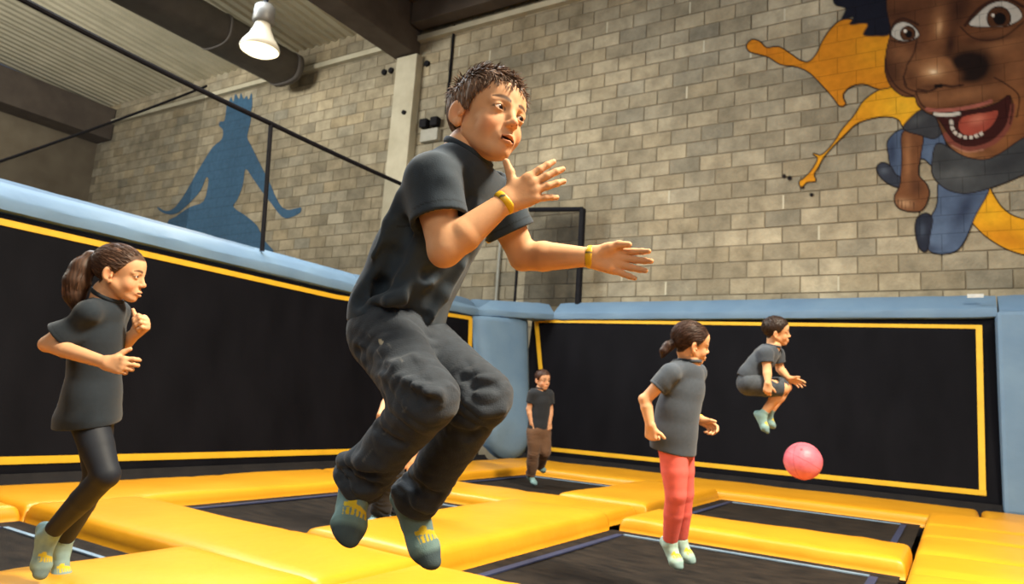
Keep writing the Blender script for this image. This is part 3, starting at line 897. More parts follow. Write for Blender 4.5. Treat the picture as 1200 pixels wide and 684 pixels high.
HAIRLINE_Y = [-.11, -.09, -.045, -.028, -.012, .008, .022, .045, .066, .09]
HAIRLINE_Z = [-.075, -.072, -.050, -.012, .020, -.004, .012, .040, .062, .064]
def hairline(l, bias=0.0):
    return np.interp(l[..., 1], HAIRLINE_Y, HAIRLINE_Z) + bias
def head_parts(T, Rh, pos, s, h, neck_base, skin, spec):
    """T maps head-local points to the world; returns mesh parts for skin, hair and eyes"""
    X = lambda x, y, z: pos + Rh @ (s * np.array([x, y, z]))
    ops = []
    def E(c, r, k=.02, op='u', R=None): ops.append((ell(X(*c), np.array(r) * s, Rh if R is None else Rh @ R), k * s, op))
    def Cn(a, b, ra, rb, k=.01, op='u', flat=None, fac=1.0): ops.append((cone(X(*a), X(*b), ra * s, rb * s, None if flat is None else Rh @ np.array(flat, float), fac), k * s, op))
    E((0, -.014, .034), (.073, .090, .074))
    E((0, .030, -.024), (.052, .056, .073), .03)
    E((0, .042, .040), (.054, .043, .046), .03)
    for q in (-1, 1):
        Cn((q * .046, .004, -.044), (q * .014, .060, -.084), .016, .014, .026)
        E((q * .034, .057, -.036), (.018, .017, .019), .024)
        Cn((q * .014, .082, .015), (q * .044, .068, .013), .0050, .0045, .014)
    E((0, .071, -.087), (.015, .0135, .0125), .016)
    for q in (-1, 1):
        E((q * .030, .096, -.001), (.018, .018, .0105), .012, 's')
    Cn((0, .080, .006), (0, .098, -.026), .0065, .0085, .014)
    E((0, .0995, -.030), (.0084, .0085, .0074), .008)
    for q in (-1, 1):
        E((q * .0095, .0915, -.033), (.0056, .0075, .0056), .006)
        E((q * .0050, .0985, -.0385), (.0030, .0045, .0032), .002, 's')
    E((0, .0755, -.060), (.025, .017, .019), .013)
    for q in (-1, 1):
        Cn((q * .0185, .0845, -.0635), (q * .003, .0945, -.0588), .0030, .0048, .004)
        Cn((q * .0175, .0845, -.0665), (q * .0, .0930, -.0715), .0032, .0056, .004)
    op_ = spec.get('mouth', .0018)
    E((0.0, .098, -.0650), (.0185, .016, op_), .0025, 's')
    for q in (-1, 1):
        E((q * .030, .0715, 0), (.0140, .0140, .0135), .005)
        E((q * .0303, .0885, .0002), (.0130, .0160, spec.get('eye_open', .0054)), .0015, 's', )
    for q in (-1, 1):   # ears flare backwards
        a = q * .45; Rz = np.array([[math.cos(a), -math.sin(a), 0], [math.sin(a), math.cos(a), 0], [0, 0, 1]])
        E((q * .0765, -.012, -.008), (.0075, .0190, .0290), .008, 'u', Rz)
        E((q * .0735, -.004, -.034), (.0070, .0090, .0110), .008)
        E((q * .0830, -.007, -.010), (.0060, .0110, .0170), .005, 's', Rz)
        E((q * .0775, .0035, -.018), (.0045, .0045, .0060), .004)
    nb = np.asarray(neck_base)
    ops.append((cone(X(0, -.022, -.045), nb, .043 * s, .050 * s), .016 * s, 'u'))
    Fd = solid(ops, h)
    V, F = Fd.mesh()
    L = ((V - pos) @ Rh) / s
    x, y, z = L[:, 0], L[:, 1], L[:, 2]; ax = np.abs(x)
    skin = np.asarray(skin, float)
    C = np.tile(skin, (len(V), 1))
    def blend(C, w, col): w = np.clip(w, 0, 1)[:, None]; return C * (1 - w) + np.asarray(col) * w
    red = skin * np.array([1.05, .72, .66])
    g = lambda cx, cy, cz, r: np.exp(-(((ax - cx) ** 2 + (y - cy) ** 2 + (z - cz) ** 2) / r ** 2))
    C = blend(C, .55 * g(.040, .068, -.040, .022), red)
    C = blend(C, .5 * g(0, .105, -.032, .012), red); C = blend(C, .5 * g(.080, -.010, -.010, .022), red)
    lips = np.exp(-(np.maximum(ax - .015, 0) / .004) ** 2) * (np.exp(-((z + .0595 + .12 * ax) / .0042) ** 2) + np.exp(-((z + .0712 - .20 * ax) / .0050) ** 2)) * (y > .074)
    C = blend(C, .6 * lips, skin * np.array([.82, .48, .44]))
    inner = (np.abs(z + .065) < op_ + .0012) & (ax < .018) & (y < .0905) & (y > .05)
    C = blend(C, inner * 1.0, (.055, .012, .010))
    # brows follow an arch over each eye
    bz = .0200 + .0040 * np.clip(1 - ((ax - .032) / .020) ** 2, -1, 1)
    th = np.interp(ax, [.012, .018, .034, .048], [.0032, .0048, .0042, .0018])
    brow = np.clip(1.6 - np.abs(z - bz) / th, 0, 1) * (ax > .010) * (ax < .049) * (y > .045)
    hc = np.asarray(spec['hair_col'], float)
    C = blend(C, .92 * brow, (.050, .024, .013))
    # lashes: rim of the eye opening
    ex = ((ax - .0303) / .0135) ** 2 + ((z - .0002) / (spec.get('eye_open', .0054) + .0008)) ** 2
    rim = np.clip(1 - np.abs(ex - 1.0) / .38, 0, 1) * (y > .06) * (z > -.0030)
    C = blend(C, .85 * rim, hc * .35)
    crease = np.exp(-((z - .0098 + .10 * np.abs(ax - .03)) / .0012) ** 2) * (np.abs(ax - .030) < .013) * (y > .06)
    C = blend(C, .35 * crease, skin * .55)
    # scalp
    hb = spec.get('hair_bias', 0.0)
    sc = np.clip((z - hairline(L, hb)) / .006, 0, 1) * (ax < .0765)
    C = blend(C, sc * .95, hc * .8)
    body = (V, F, C)
    # eyeballs
    eyes = []
    gaze = spec.get('gaze', (0.1, 1, 0))
    for q in (-1, 1):
        c = X(q * .030, .0712, 0); gd = nrmz(Rh @ nrmz(np.array(gaze)))
        n1, n2 = 28, 20
        e1 = nrmz(np.cross(gd, Rh[:, 2])); e2 = np.cross(e1, gd)
        th_ = np.concatenate([np.linspace(0.001, .64, 10), np.linspace(.72, math.pi - .001, n2 - 10)])
        V2 = []; C2 = []
        for tt in th_:
            for k in range(n1):
                p = 2 * math.pi * k / n1
                V2.append(c + .0122 * s * (math.cos(tt) * gd + math.sin(tt) * (math.cos(p) * e1 + math.sin(p) * e2)))
                C2.append((.004, .003, .003) if tt < .22 else ((.030, .014, .008) if tt < .56 else ((.012, .007, .005) if tt < .63 else (.62, .56, .52))))
        Fq = [(i * n1 + k, i * n1 + (k + 1) % n1, (i + 1) * n1 + (k + 1) % n1, (i + 1) * n1 + k) for i in range(n2 - 1) for k in range(n1)]
        eyes.append((np.array(V2), np.array(Fq), np.array(C2)))
    return body, eyes, Fd

def strands(roots, dirs_fn, width, col, colvar, rs, segs=4):
    """tapered three-sided locks; dirs_fn(i, t) gives successive points"""
    V, F, C = [], [], []; b = 0
    for i in range(len(roots)):
        pts = dirs_fn(i)
        n = len(pts); w0 = width * rs.uniform(.7, 1.3); cc = col * np.exp(rs.normal(0, colvar))
        up = rs.normal(0, 1, 3)
        for j, p in enumerate(pts):
            t = pts[min(j + 1, n - 1)] - pts[max(j - 1, 0)]; t = t / (np.linalg.norm(t) + 1e-9)
            a = np.cross(t, up); a = a / (np.linalg.norm(a) + 1e-9); c = np.cross(t, a)
            w = w0 * (1 - .92 * (j / (n - 1)) ** 1.5)
            for k in range(3):
                V.append(p + w * (math.cos(2.094 * k) * a + math.sin(2.094 * k) * c)); C.append(cc)
        for j in range(n - 1):
            for k in range(3):
                F.append((b + j * 3 + k, b + j * 3 + (k + 1) % 3, b + (j + 1) * 3 + (k + 1) % 3, b + (j + 1) * 3 + k))
        b += 3 * n
    return np.array(V), np.array(F), np.array(C)
CR_C = np.array([0, -.014, .034]); CR_R = np.array([.073, .090, .074])
def hair_parts(Rh, pos, s, spec, seed):
    rs = np.random.default_rng(seed); style = spec['hair']; hc = np.asarray(spec['hair_col'], float)
    hb = spec.get('hair_bias', 0.0)
    X = lambda l: pos + (s * np.asarray(l)) @ Rh.T
    out = []
    # cap: a grown skull shell cut along the hairline
    grow = {'short': .009, 'tail': .007, 'bun': .007}[style]
    hh = spec.get('hair_vox', .0035) * s
    def cap_fn(x, y, z):
        px, py, pz = x - pos[0], y - pos[1], z - pos[2]
        l = [(Rh[0, k] * px + Rh[1, k] * py + Rh[2, k] * pz) / s for k in range(3)]
        L = np.stack(np.broadcast_arrays(*l), -1)
        r = CR_R + grow
        q = (L - CR_C) / r; k0 = np.sqrt((q ** 2).sum(-1)) + 1e-9; k1 = np.sqrt(((q / r) ** 2).sum(-1)) + 1e-9
        d = k0 * (k0 - 1) / k1
        if style == 'short':
            d = d - .0035 * (np.sin(L[..., 0] * 260 + 3 * np.sin(L[..., 1] * 90)) * np.sin(L[..., 1] * 190 + 2 * np.sin(L[..., 0] * 120)))
            d = d - .006 * np.clip(L[..., 2] / .1, 0, 1) * np.clip((L[..., 1] + .06) / .1, 0, 1)
        else:
            ang = np.arctan2(L[..., 0], L[..., 2] - .03)
            d = d - .0014 * np.sin(ang * 34 + 2 * np.sin(L[..., 1] * 40))
        hl = hairline(L, hb)
        d = np.maximum(d, (hl + .001 * np.sin(L[..., 0] * 400 + L[..., 1] * 300) - L[..., 2]) * .8)
        face_cut = .092 - L[..., 1] * 1.0 - np.clip(L[..., 2] - .055, -1, 1) * .35   # keep the brow free
        d = np.maximum(d, -face_cut * .8)
        return d * s
    ext = .14 * s
    Fd = Field(pos - ext, pos + ext, hh)
    Fd.op((cap_fn, pos - ext + .01, pos + ext - .01), .0, 'u')
    V, F = Fd.mesh()
    tone_ = np.exp(.28 * np.sin(V @ np.array([310., 170., 90.])) * np.sin(V @ np.array([-130., 260., 210.])))[:, None]
    out.append((V, F, hc[None] * tone_))
    # locks
    n = spec.get('locks', 900)
    dirs = rs.normal(0, 1, (n * 3, 3)); dirs /= np.linalg.norm(dirs, axis=1)[:, None]
    P = CR_C + dirs * (CR_R + grow * .75)
    ok = (P[:, 2] > hairline(P, hb) + .003) & ~((P[:, 1] > .075) & (P[:, 2] < .05))
    P = P[ok][:n]
    nr = (P - CR_C) / CR_R ** 2; nr /= np.linalg.norm(nr, axis=1)[:, None]
    if style == 'short':
        ln = spec.get('lock_len', .034)
        def path(i):
            p = P[i]; nn = nr[i]
            top = np.clip((p[2] - .05) / .05, 0, 1); back = np.clip(-(p[1] + .05) / .04, 0, 1)
            flow = top * np.array([.25, 1.0, .1]) + (1 - top) * np.array([0, .12, -1.0]) + back * np.array([0, -.5, -.3])
            flow = flow + rs.normal(0, .10, 3) + .22 * np.sin(np.array([p[1] * 95 + p[0] * 60, p[0] * 110, p[0] * 80 + p[1] * 70])); flow -= nn * flow.dot(nn); flow /= np.linalg.norm(flow) + 1e-9
            L_ = ln * rs.uniform(.6, 1.25) * (.45 + .75 * top)
            lift = .16 + .14 * top + .26 * rs.random() * (top > .2)
            pts = []
            for j in range(5):
                t = j / 4
                q = p + L_ * (flow * t * (1 - .12 * t) + nn * lift * (t - .62 * t * t)) 
                pts.append(X(q))
            return pts
        out.append(strands(P, path, spec.get('lock_w', .0021) * s, hc * 1.25, .42, rs))
    else:
        tail_root = np.array(spec.get('tail_root', (0, -.105, .055)))
        def path(i):
            p = P[i].copy(); pts = []
            step = spec.get('lock_len', .05) / 4
            for j in range(5):
                nn = (p - CR_C) / CR_R ** 2; nn /= np.linalg.norm(nn)
                lifted = CR_C + (p - CR_C) * (1 + (.035 * (j > 0) if j < 4 else -.02))
                pts.append(X(lifted))
                d = tail_root - p; d -= nn * d.dot(nn); d /= np.linalg.norm(d) + 1e-9
                d = d + .18 * rs.normal(0, 1, 3) * .4
                p = p + d * step
                q = (p - CR_C) / (CR_R + grow); p = CR_C + (p - CR_C) / (np.linalg.norm(q) + 1e-9)
            return pts
        out.append(strands(P, path, .0016 * s, hc * 1.3, .35, rs))
        cl = [np.array(q) for q in spec['tail']]       # centre line of the tail, head-local
        rad = spec['tail_r']
        ops = [(cone(X(cl[i]), X(cl[i + 1]), rad[i] * s, rad[i + 1] * s), .012 * s, 'u') for i in range(len(cl) - 1)]
        Ft = solid(ops, hh)
        V, F = Ft.mesh()
        tone_ = np.exp(.3 * np.sin(V @ np.array([410., 270., 60.])))[:, None]
        out.append((V, F, hc[None] * tone_))
        m_ = spec.get('tail_locks', 160)
        def tpath(i):
            off = rs.normal(0, 1, 3); off /= np.linalg.norm(off); wv = rs.uniform(0, 6.3)
            st = rs.integers(0, max(1, len(cl) - 2)); pts = []
            for j in range(6):
                t = min(len(cl) - 1.001, st + (len(cl) - 1 - st) * j / 5 * rs.uniform(.9, 1.0)); a = int(t); u = t - a
                c = cl[a] * (1 - u) + cl[a + 1] * u; r = rad[a] * (1 - u) + rad[a + 1] * u
                pts.append(X(c + off * (r * (.95 + .12 * math.sin(wv + t * 2)) + (.004 if j == 5 else 0))))
            return pts
        out.append(strands(range(m_), tpath, .0030 * s, hc * 1.3, .4, rs))
    return out
# ------------------------------------------------------------------ people
def wrinkles(seed, amp, freq, axis=None, squash=1.0):
    rs = np.random.default_rng(seed); W = []
    for _ in range(6):
        k = rs.normal(0, 1, 3); k /= np.linalg.norm(k)
        if axis is not None: k = k - axis * k.dot(axis) * (1 - squash)
        W.append((k * freq * rs.uniform(.6, 1.5), rs.uniform(0, 6.3), rs.normal(0, 1, 3) * freq * .35, rs.uniform(0, 6.3)))
    def fn(P):
        o = 0
        for k, ph, k2, p2 in W: o = o + np.sin(P @ k + ph + 1.4 * np.sin(P @ k2 + p2))
        return amp * o / 2.4
    return fn
def apply_disp(Fd, fn, lim=.03):
    m_ = np.abs(Fd.d) < lim
    I = np.argwhere(m_); P = Fd.lo + Fd.h * I
    Fd.d[m_] += fn(P).astype(np.float32)
def add_folds(Fd, folds, d0, d1):
    # folds drawn over the cloth: polyline, radius (positive = ridge, negative = groove)
    for pts, r, depth in folds:
        P = [Fd.march(px, py, d0, d1) for px, py in pts]
        P = [p for p in P if p is not None]
        for a, b in zip(P[:-1], P[1:]):
            if np.linalg.norm(a - b) > .12: continue
            n = nrmz(CAM - a)
            depth = depth * FOLD_GAIN
            if r > 0: Fd.op(cone(a - n * (r - depth), b - n * (r - depth), r, r), r * 2.6, 'u')
            else: Fd.op(cone(a - n * (r + depth) * -1 * 0 + n * (-r - depth), b + n * (-r - depth), -r, -r), -r * 2.2, 's')
FOLD_GAIN = 1.7
def foot_parts(kn, an, toe, s, h, col, toe_col, logo_col, top=.055, logo=True):
    l = nrmz(an - kn); f = nrmz(toe - an); n = nrmz(l - f * l.dot(f))
    heel = an + n * .030 * s - f * .026 * s
    ball = an + (toe - an) * .66 + n * .006 * s
    tip = toe - f * .020 * s
    side = np.cross(f, n)
    ops = [(cone(an - l * top * s, an, .0345 * s, .0315 * s), .01, 'u'), (cone(an, heel, .030 * s, .026 * s), .022 * s, 'u'),
           (cone(heel, ball + n * .008 * s, .025 * s, .027 * s), .02 * s, 'u'), (cone(an + f * .01 * s, ball, .030 * s, .026 * s), .025 * s, 'u'),
           (cone(ball + side * .008 * s, tip + side * .006 * s, .028 * s, .019 * s, n, 1.25), .018 * s, 'u'), (cone(ball - side * .008 * s, tip - side * .008 * s - f * .008 * s, .028 * s, .018 * s, n, 1.25), .018 * s, 'u'),
           (halfball(an - l * (top - .006) * s, -l, .07 * s), .003, 's')]
    Fd = solid(ops, h, post=lambda F: apply_disp(F, wrinkles(3, .0008 * s, 120), .02))
    V, F = Fd.mesh()
    C = np.tile(np.asarray(col, float), (len(V), 1))
    u = (V - an) @ f / s; w = -(V - an) @ n / s; q = (V - an) @ side / s
    Lf = np.linalg.norm(toe - an) / s
    cap = np.clip((u - Lf * .70) / .012, 0, 1)[:, None]; C = C * (1 - cap) + np.asarray(toe_col) * cap
    hl = np.clip((np.sqrt(((V - heel) ** 2).sum(1)) / s - .030) / -.006, 0, 1)[:, None]; C = C * (1 - hl * .6) + np.asarray(toe_col) * hl * .6
    if logo:
        a = (np.abs(q) < .026) & (w > 0) & (np.abs(u - Lf * .50) < .021)
        letters = (np.sin(q * 620) > -.35) & (np.abs(u - Lf * .50 - .007) < .008)
        swoosh = np.abs(u - Lf * .50 + .004 - .22 * q) < .005
        burst = ((q + .012) ** 2 + (u - Lf * .50 + .012) ** 2 < .0085 ** 2)
        m_ = a & (letters | swoosh | burst); C[m_] = logo_col
    return V, F, C
def ring(c, n, R, r, nseg=28, k=8, flat=1.0, lat=None):
    n = nrmz(n); a = nrmz(np.cross(n, [0.3, .2, .9]) if lat is None else lat - n * np.dot(lat, n)); b = np.cross(n, a)
    V, F = [], []
    for i in range(nseg):
        t = 2 * math.pi * i / nseg; e = math.cos(t) * a + math.sin(t) * b * flat
        for j in range(k):
            p = 2 * math.pi * j / k
            V.append(c + e * (R + r[0] * math.cos(p)) + n * r[1] * math.sin(p))
    for i in range(nseg):
        for j in range(k):
            i2, j2 = (i + 1) % nseg, (j + 1) % k
            F.append((i * k + j, i2 * k + j, i2 * k + j2, i * k + j2))
    return np.array(V), np.array(F)

def person(label, S):
    D, s = S['D'], S.get('s', 1.0); h = S.get('vox', .004)
    J = {k: at_depth(v[0], v[1], D + v[2]) for k, v in S['J'].items()}
    skin = np.array(S.get('skin', (.66, .36, .195)))
    base = np.mean([J['anR'], J['anL']], axis=0).copy(); base[2] = min(J['toR'][2], J['toL'][2])
    root = thing('person', label, 'person', base, 'people on the trampolines')
    hs = S['head_s']; hp = CAM + RM @ np.array(S['head_pos'])
    up = nrmz(cw(S['head_up'])); fw = nrmz(cw(S['head_fwd'])); fw = nrmz(fw - up * up.dot(fw)); Rh = np.stack([np.cross(fw, up), fw, up], 1)
    S.setdefault('hair_col', (.040, .020, .011))
    # ---- body (skin)
    hb, eyes, _ = head_parts(None, Rh, hp, hs, S.get('head_vox', h * .6), J['neck'], skin, S)
    parts = [hb]
    for q in 'RL':
        V, F = arm_mesh(J['sh' + q], J['el' + q], J['wr' + q], {k: (cw(v) if k in 'ft' else v) for k, v in S['hand' + q].items()}, s, S.get('arm_vox', h * .7), q, S.get('fat', 1.0))
        C = np.tile(skin, (len(V), 1))
        parts.append((V, F, C))
    upb = nrmz(J['neck'] - J['pelvis']); lat = nrmz((J['shR'] - J['shL']) - upb * upb.dot(J['shR'] - J['shL'])); fwd = np.cross(upb, lat)
    core = [(cone(J['neck'], J['pelvis'], .06 * s, .075 * s, fwd, 1.2), .02, 'u'), (cone(J['shR'], J['shL'], .036 * s, .036 * s), .03, 'u'),
            (cone(J['neck'] + upb * .03 * s, J['neck'] - upb * .05 * s, .048 * s, .055 * s), .02, 'u')]
    for q in 'RL':
        core.append((cone(J['hip' + q], J['kn' + q], .06 * s, .042 * s), .02, 'u'))
        if S.get('bare_shin'):
            k_, a_ = J['kn' + q], J['an' + q]
            core.append((cone(k_, k_ + (a_ - k_) * .35, .045 * s, .043 * s), .02, 'u')); core.append((cone(k_ + (a_ - k_) * .35, a_, .043 * s, .028 * s), .02, 'u'))
        else:
            core.append((cone(J['kn' + q], J['an' + q], .040 * s, .026 * s), .02, 'u'))
    V, F = solid(core, max(h, .005)).mesh(); parts.append((V, F, skin))
    joined('body', parts, M['skin'], root)
    for e_ in eyes: joined('eye', [e_], M['eye'], root)
    joined('hair', hair_parts(Rh, hp, hs, S, S.get('seed', 1)), M['hair'], root)
    # ---- shirt
    T = S['shirt']; sc = np.array(T.get('col', (.034, .042, .054)))
    chain = [at_depth(p[0], p[1], D + p[2]) for p in T['chain']]; R_ = T['r']; fac = T.get('fac', 1.4)
    ops = []
    for i in range(len(chain) - 1): ops.append((cone(chain[i], chain[i + 1], R_[i], R_[i + 1], fwd, fac), .015 * s, 'u'))
    slv = []; cuts = []
    for q in 'RL':
        sh, el = J['sh' + q], J['el' + q]
        ops.append((cone(J['neck'] - upb * .035 * s, sh, .050 * s, T.get('sh_r', .052) * s), .035 * s, 'u'))
        t = T.get('sleeve', .62)
        e = sh + (el - sh) * t
        slv.append((cone(sh, e + (el - sh) * .12, T.get('sh_r', .054) * s, T.get('sleeve_r', .060) * s), .0, 'u'))
        cuts.append((halfball(e, el - sh, .115 * s), .003, 's'))
    hem = at_depth(T['hem'][0], T['hem'][1], D + T['hem'][2]); hn = cw(T['hem_n'])
    nd_ = nrmz(T.get('neck_dir') is not None and cw(T['neck_dir']) or (hp - J['neck']))
    def post(F_):
        if 'folds' in T: add_folds(F_, T['folds'], D - .6, D + .6)
        apply_disp(F_, wrinkles(S.get('seed', 1), T.get('amp', .0035) * s, T.get('freq', 26) / s, upb, .5))
        A = F_.d; B = F_.twin()
        for q in slv: B.op(*q)
        wf = wrinkles(S.get('seed', 1) + 7, T.get('amp', .0035) * s * .9, T.get('freq', 26) * 1.3 / s); apply_disp(B, wf)
        inner = np.minimum(A, B.d) + 2.9 * F_.h
        for q in cuts: B.op(*q)
        F_.d = np.maximum(smin(A, B.d, .03 * s), -inner)
        F_.op(halfball(hem, hn, .36 * s), .003, 's')
        nb = J['neck']; F_.op(cone(nb - nd_ * .03 * s, nb + nd_ * .2 * s, .056 * s, .060 * s), .004, 's')
        F_.op(halfball(nb + nd_ * .014 * s, nd_, .11 * s), .004, 's')
    Fd = solid(ops, T.get('vox', h), pad_=.02, post=post, extra=slv)
    V, F = Fd.mesh()
    V = smooth_pos(V, F, 1, .4)
    C = np.tile(sc, (len(V), 1))
    for (px, py, rad, col) in T.get('prints', []):
        p = Fd.march(px, py, D - .6, D + .6)
        if p is not None: C[((V - p) ** 2).sum(1) < rad * rad] = col
    for q in 'RL':
        sh, el = J['sh' + q], J['el' + q]; e = sh + (el - sh) * T.get('sleeve', .62); dq = (V - e) @ nrmz(el - sh)
        m_ = (np.abs(dq + .018 * s) < .0016) & (((V - e) ** 2).sum(1) < (.1 * s) ** 2); C[m_] *= .55
    joined('shirt', [(V, F, C)], M['cotton'], root)
    cV, cF = ring(J['neck'] + nd_ * .015 * s, nd_, .0575 * s, (.0065 * s, .009 * s), 36, 8)
    joined('collar', [(cV, cF, sc * .8)], M['cotton'], root)
    # ---- trousers
    Q = S['legs']; pc = np.array(Q['col'])
    latp = nrmz(J['hipR'] - J['hipL'])
    ops = [(ell(J['pelvis'], np.array(Q.get('pel', (.125, .10, .105))) * s, np.stack([latp, nrmz(np.cross(upb, latp)), nrmz(np.cross(latp, np.cross(upb, latp)))], 1)), .03, 'u')]
    rt = Q['r']
    for q in 'RL':
        hp_, k_, a_ = J['hip' + q], J['kn' + q], J['an' + q]
        ops.append((cone(hp_, hp_ + (k_ - hp_) * .5, rt[0] * s, rt[1] * s), .05 * s, 'u'))
        ops.append((cone(hp_ + (k_ - hp_) * .5, k_, rt[1] * s, rt[2] * s), .006 * s, 'u'))
        if not Q.get('short'):
            m1 = k_ + (a_ - k_) * .4; end = k_ + (a_ - k_) * Q.get('len', 1.0)
            ops.append((cone(k_, m1, rt[2] * s * .97, rt[3] * s), Q.get('kk', .012) * s, 'u'))
            ops.append((cone(m1, end + nrmz(a_ - k_) * .02, rt[3] * s, rt[4] * s), .005 * s, 'u'))
    def postp(F_):
        if 'folds' in Q: add_folds(F_, [(a, b, c * .45) for a, b, c in Q['folds']], D - .7, D + .5)
        apply_disp(F_, wrinkles(S.get('seed', 1) + 40, Q.get('amp', .003) * s, Q.get('freq', 34) / s))
        if Q.get('stack'):
            def stack(P):
                o = np.zeros(len(P))
                for q in 'RL':
                    for a0, b0, rad in ((J['kn' + q], J['an' + q], Q['stack']),):
                        ax_ = nrmz(b0 - a0); L_ = np.linalg.norm(b0 - a0); v_ = P - a0; t_ = v_ @ ax_; pr_ = v_ - t_[:, None] * ax_
                        near = np.exp(-(np.maximum(np.sqrt((pr_ ** 2).sum(1)) - .07 * s, 0) / .015) ** 2) * (t_ > -.05) * (t_ < L_ + .05)
                        e1 = nrmz(np.cross(ax_, CAM - a0)); e2 = np.cross(ax_, e1); an_ = np.arctan2(pr_ @ e1, pr_ @ e2)
                        w_ = np.exp(-((t_ - L_) / .085) ** 2) + .75 * np.exp(-((t_ - .02) / .07) ** 2) * (.5 + .5 * np.cos(an_ - 2.2)) + .25
                        ph = t_ / .034 * 2 * math.pi / s + 1.6 * np.sin(an_ * 2 + t_ * 30) + 1.1 * np.sin(an_ * 3 - t_ * 45)
                        o += near * w_ * rad * (1 - 2 * np.abs(np.sin(ph / 2)) ** .8)
                    k0_, h0_ = J['kn' + q], J['hip' + q]
                    ax_ = nrmz(k0_ - h0_); L_ = np.linalg.norm(k0_ - h0_); v_ = P - h0_; t_ = v_ @ ax_; pr_ = v_ - t_[:, None] * ax_
                    near = np.exp(-(np.maximum(np.sqrt((pr_ ** 2).sum(1)) - .085 * s, 0) / .015) ** 2) * (t_ > -.06) * (t_ < L_ + .03)
                    e1 = nrmz(np.cross(ax_, CAM - h0_)); e2 = np.cross(ax_, e1); an_ = np.arctan2(pr_ @ e1, pr_ @ e2)
                    w_ = .35 * np.exp(-((t_ - .05) / .05) ** 2) + .8 * np.exp(-((t_ - L_) / .06) ** 2) * (.5 - .5 * np.cos(an_ - 1.0)) + .18
                    ph = t_ / .030 * 2 * math.pi / s + 1.8 * np.sin(an_ * 2 + 1 + t_ * 28) + 1.2 * np.sin(an_ * 4 - t_ * 40)
                    o += near * w_ * rad * .8 * (1 - 2 * np.abs(np.sin(ph / 2)) ** .8)
                return o
            apply_disp(F_, stack, .02)
        F_.d = np.maximum(F_.d, -(F_.d + 2.7 * F_.h))
        for q in 'RL':
            hp_, k_, a_ = J['hip' + q], J['kn' + q], J['an' + q]
            if Q.get('short'): F_.op(halfball(k_ + nrmz(k_ - hp_) * .0 * s, k_ - hp_, .12 * s), .003, 's')
            else: F_.op(halfball(k_ + (a_ - k_) * Q.get('len', 1.0), a_ - k_, .088 * s), .003, 's')
        F_.op(halfball(J['pelvis'] + upb * .10 * s, upb, .2 * s), .003, 's')
    Fd = solid(ops, Q.get('vox', h), post=postp)
    V, F = Fd.mesh(); V = smooth_pos(V, F, 1, .4)
    C = np.tile(pc, (len(V), 1))
    for pts, rad, col in Q.get('stitch', []):
        P = [Fd.march(px, py, D - .7, D + .5) for px, py in pts]
        P = [p for p in P if p is not None]
        for a, b in zip(P[:-1], P[1:]):
            ba = b - a; L = np.linalg.norm(ba)
            if L > .12: continue
            t = np.clip(((V - a) @ ba) / (L * L + 1e-9), 0, 1); dd = np.sqrt(((V - a - t[:, None] * ba) ** 2).sum(1))
            C[dd < rad] = col
    joined(Q.get('name', 'trousers'), [(V, F, C)], M[Q.get('mat', 'denim')], root)
    # ---- socks
    K = S['sock']
    for q in 'RL':
        joined('sock', [foot_parts(J['kn' + q], J['an' + q], J['to' + q], s * K.get('s', 1.0), K.get('vox', h * .8), K['col'], K.get('toe', np.array(K['col']) * .6), K.get('logo', (.62, .50, .04)), K.get('top', .055), K.get('has_logo', True))], M['sock'], root)
    for q in S.get('bands', ''):
        w, e = J['wr' + q], J['el' + q]; d = nrmz(w - e); t = cw(S['hand' + q]['t'])
        V, F = ring(w - d * .004 * s, d, .0245 * s, (.0030 * s, .0085 * s), 40, 10, .9, t)
        C = np.tile(np.array([.70, .42, .015]), (len(V), 1)); a = np.arctan2((V - w) @ np.cross(d, nrmz(t)), (V - w) @ nrmz(t))
        C[np.abs(np.abs(a) - 1.2) < .12] = (.06, .05, .02)
        joined('wristband', [(V, F, C)], M['band'], root)
    return root
SOCK = (.145, .235, .235)
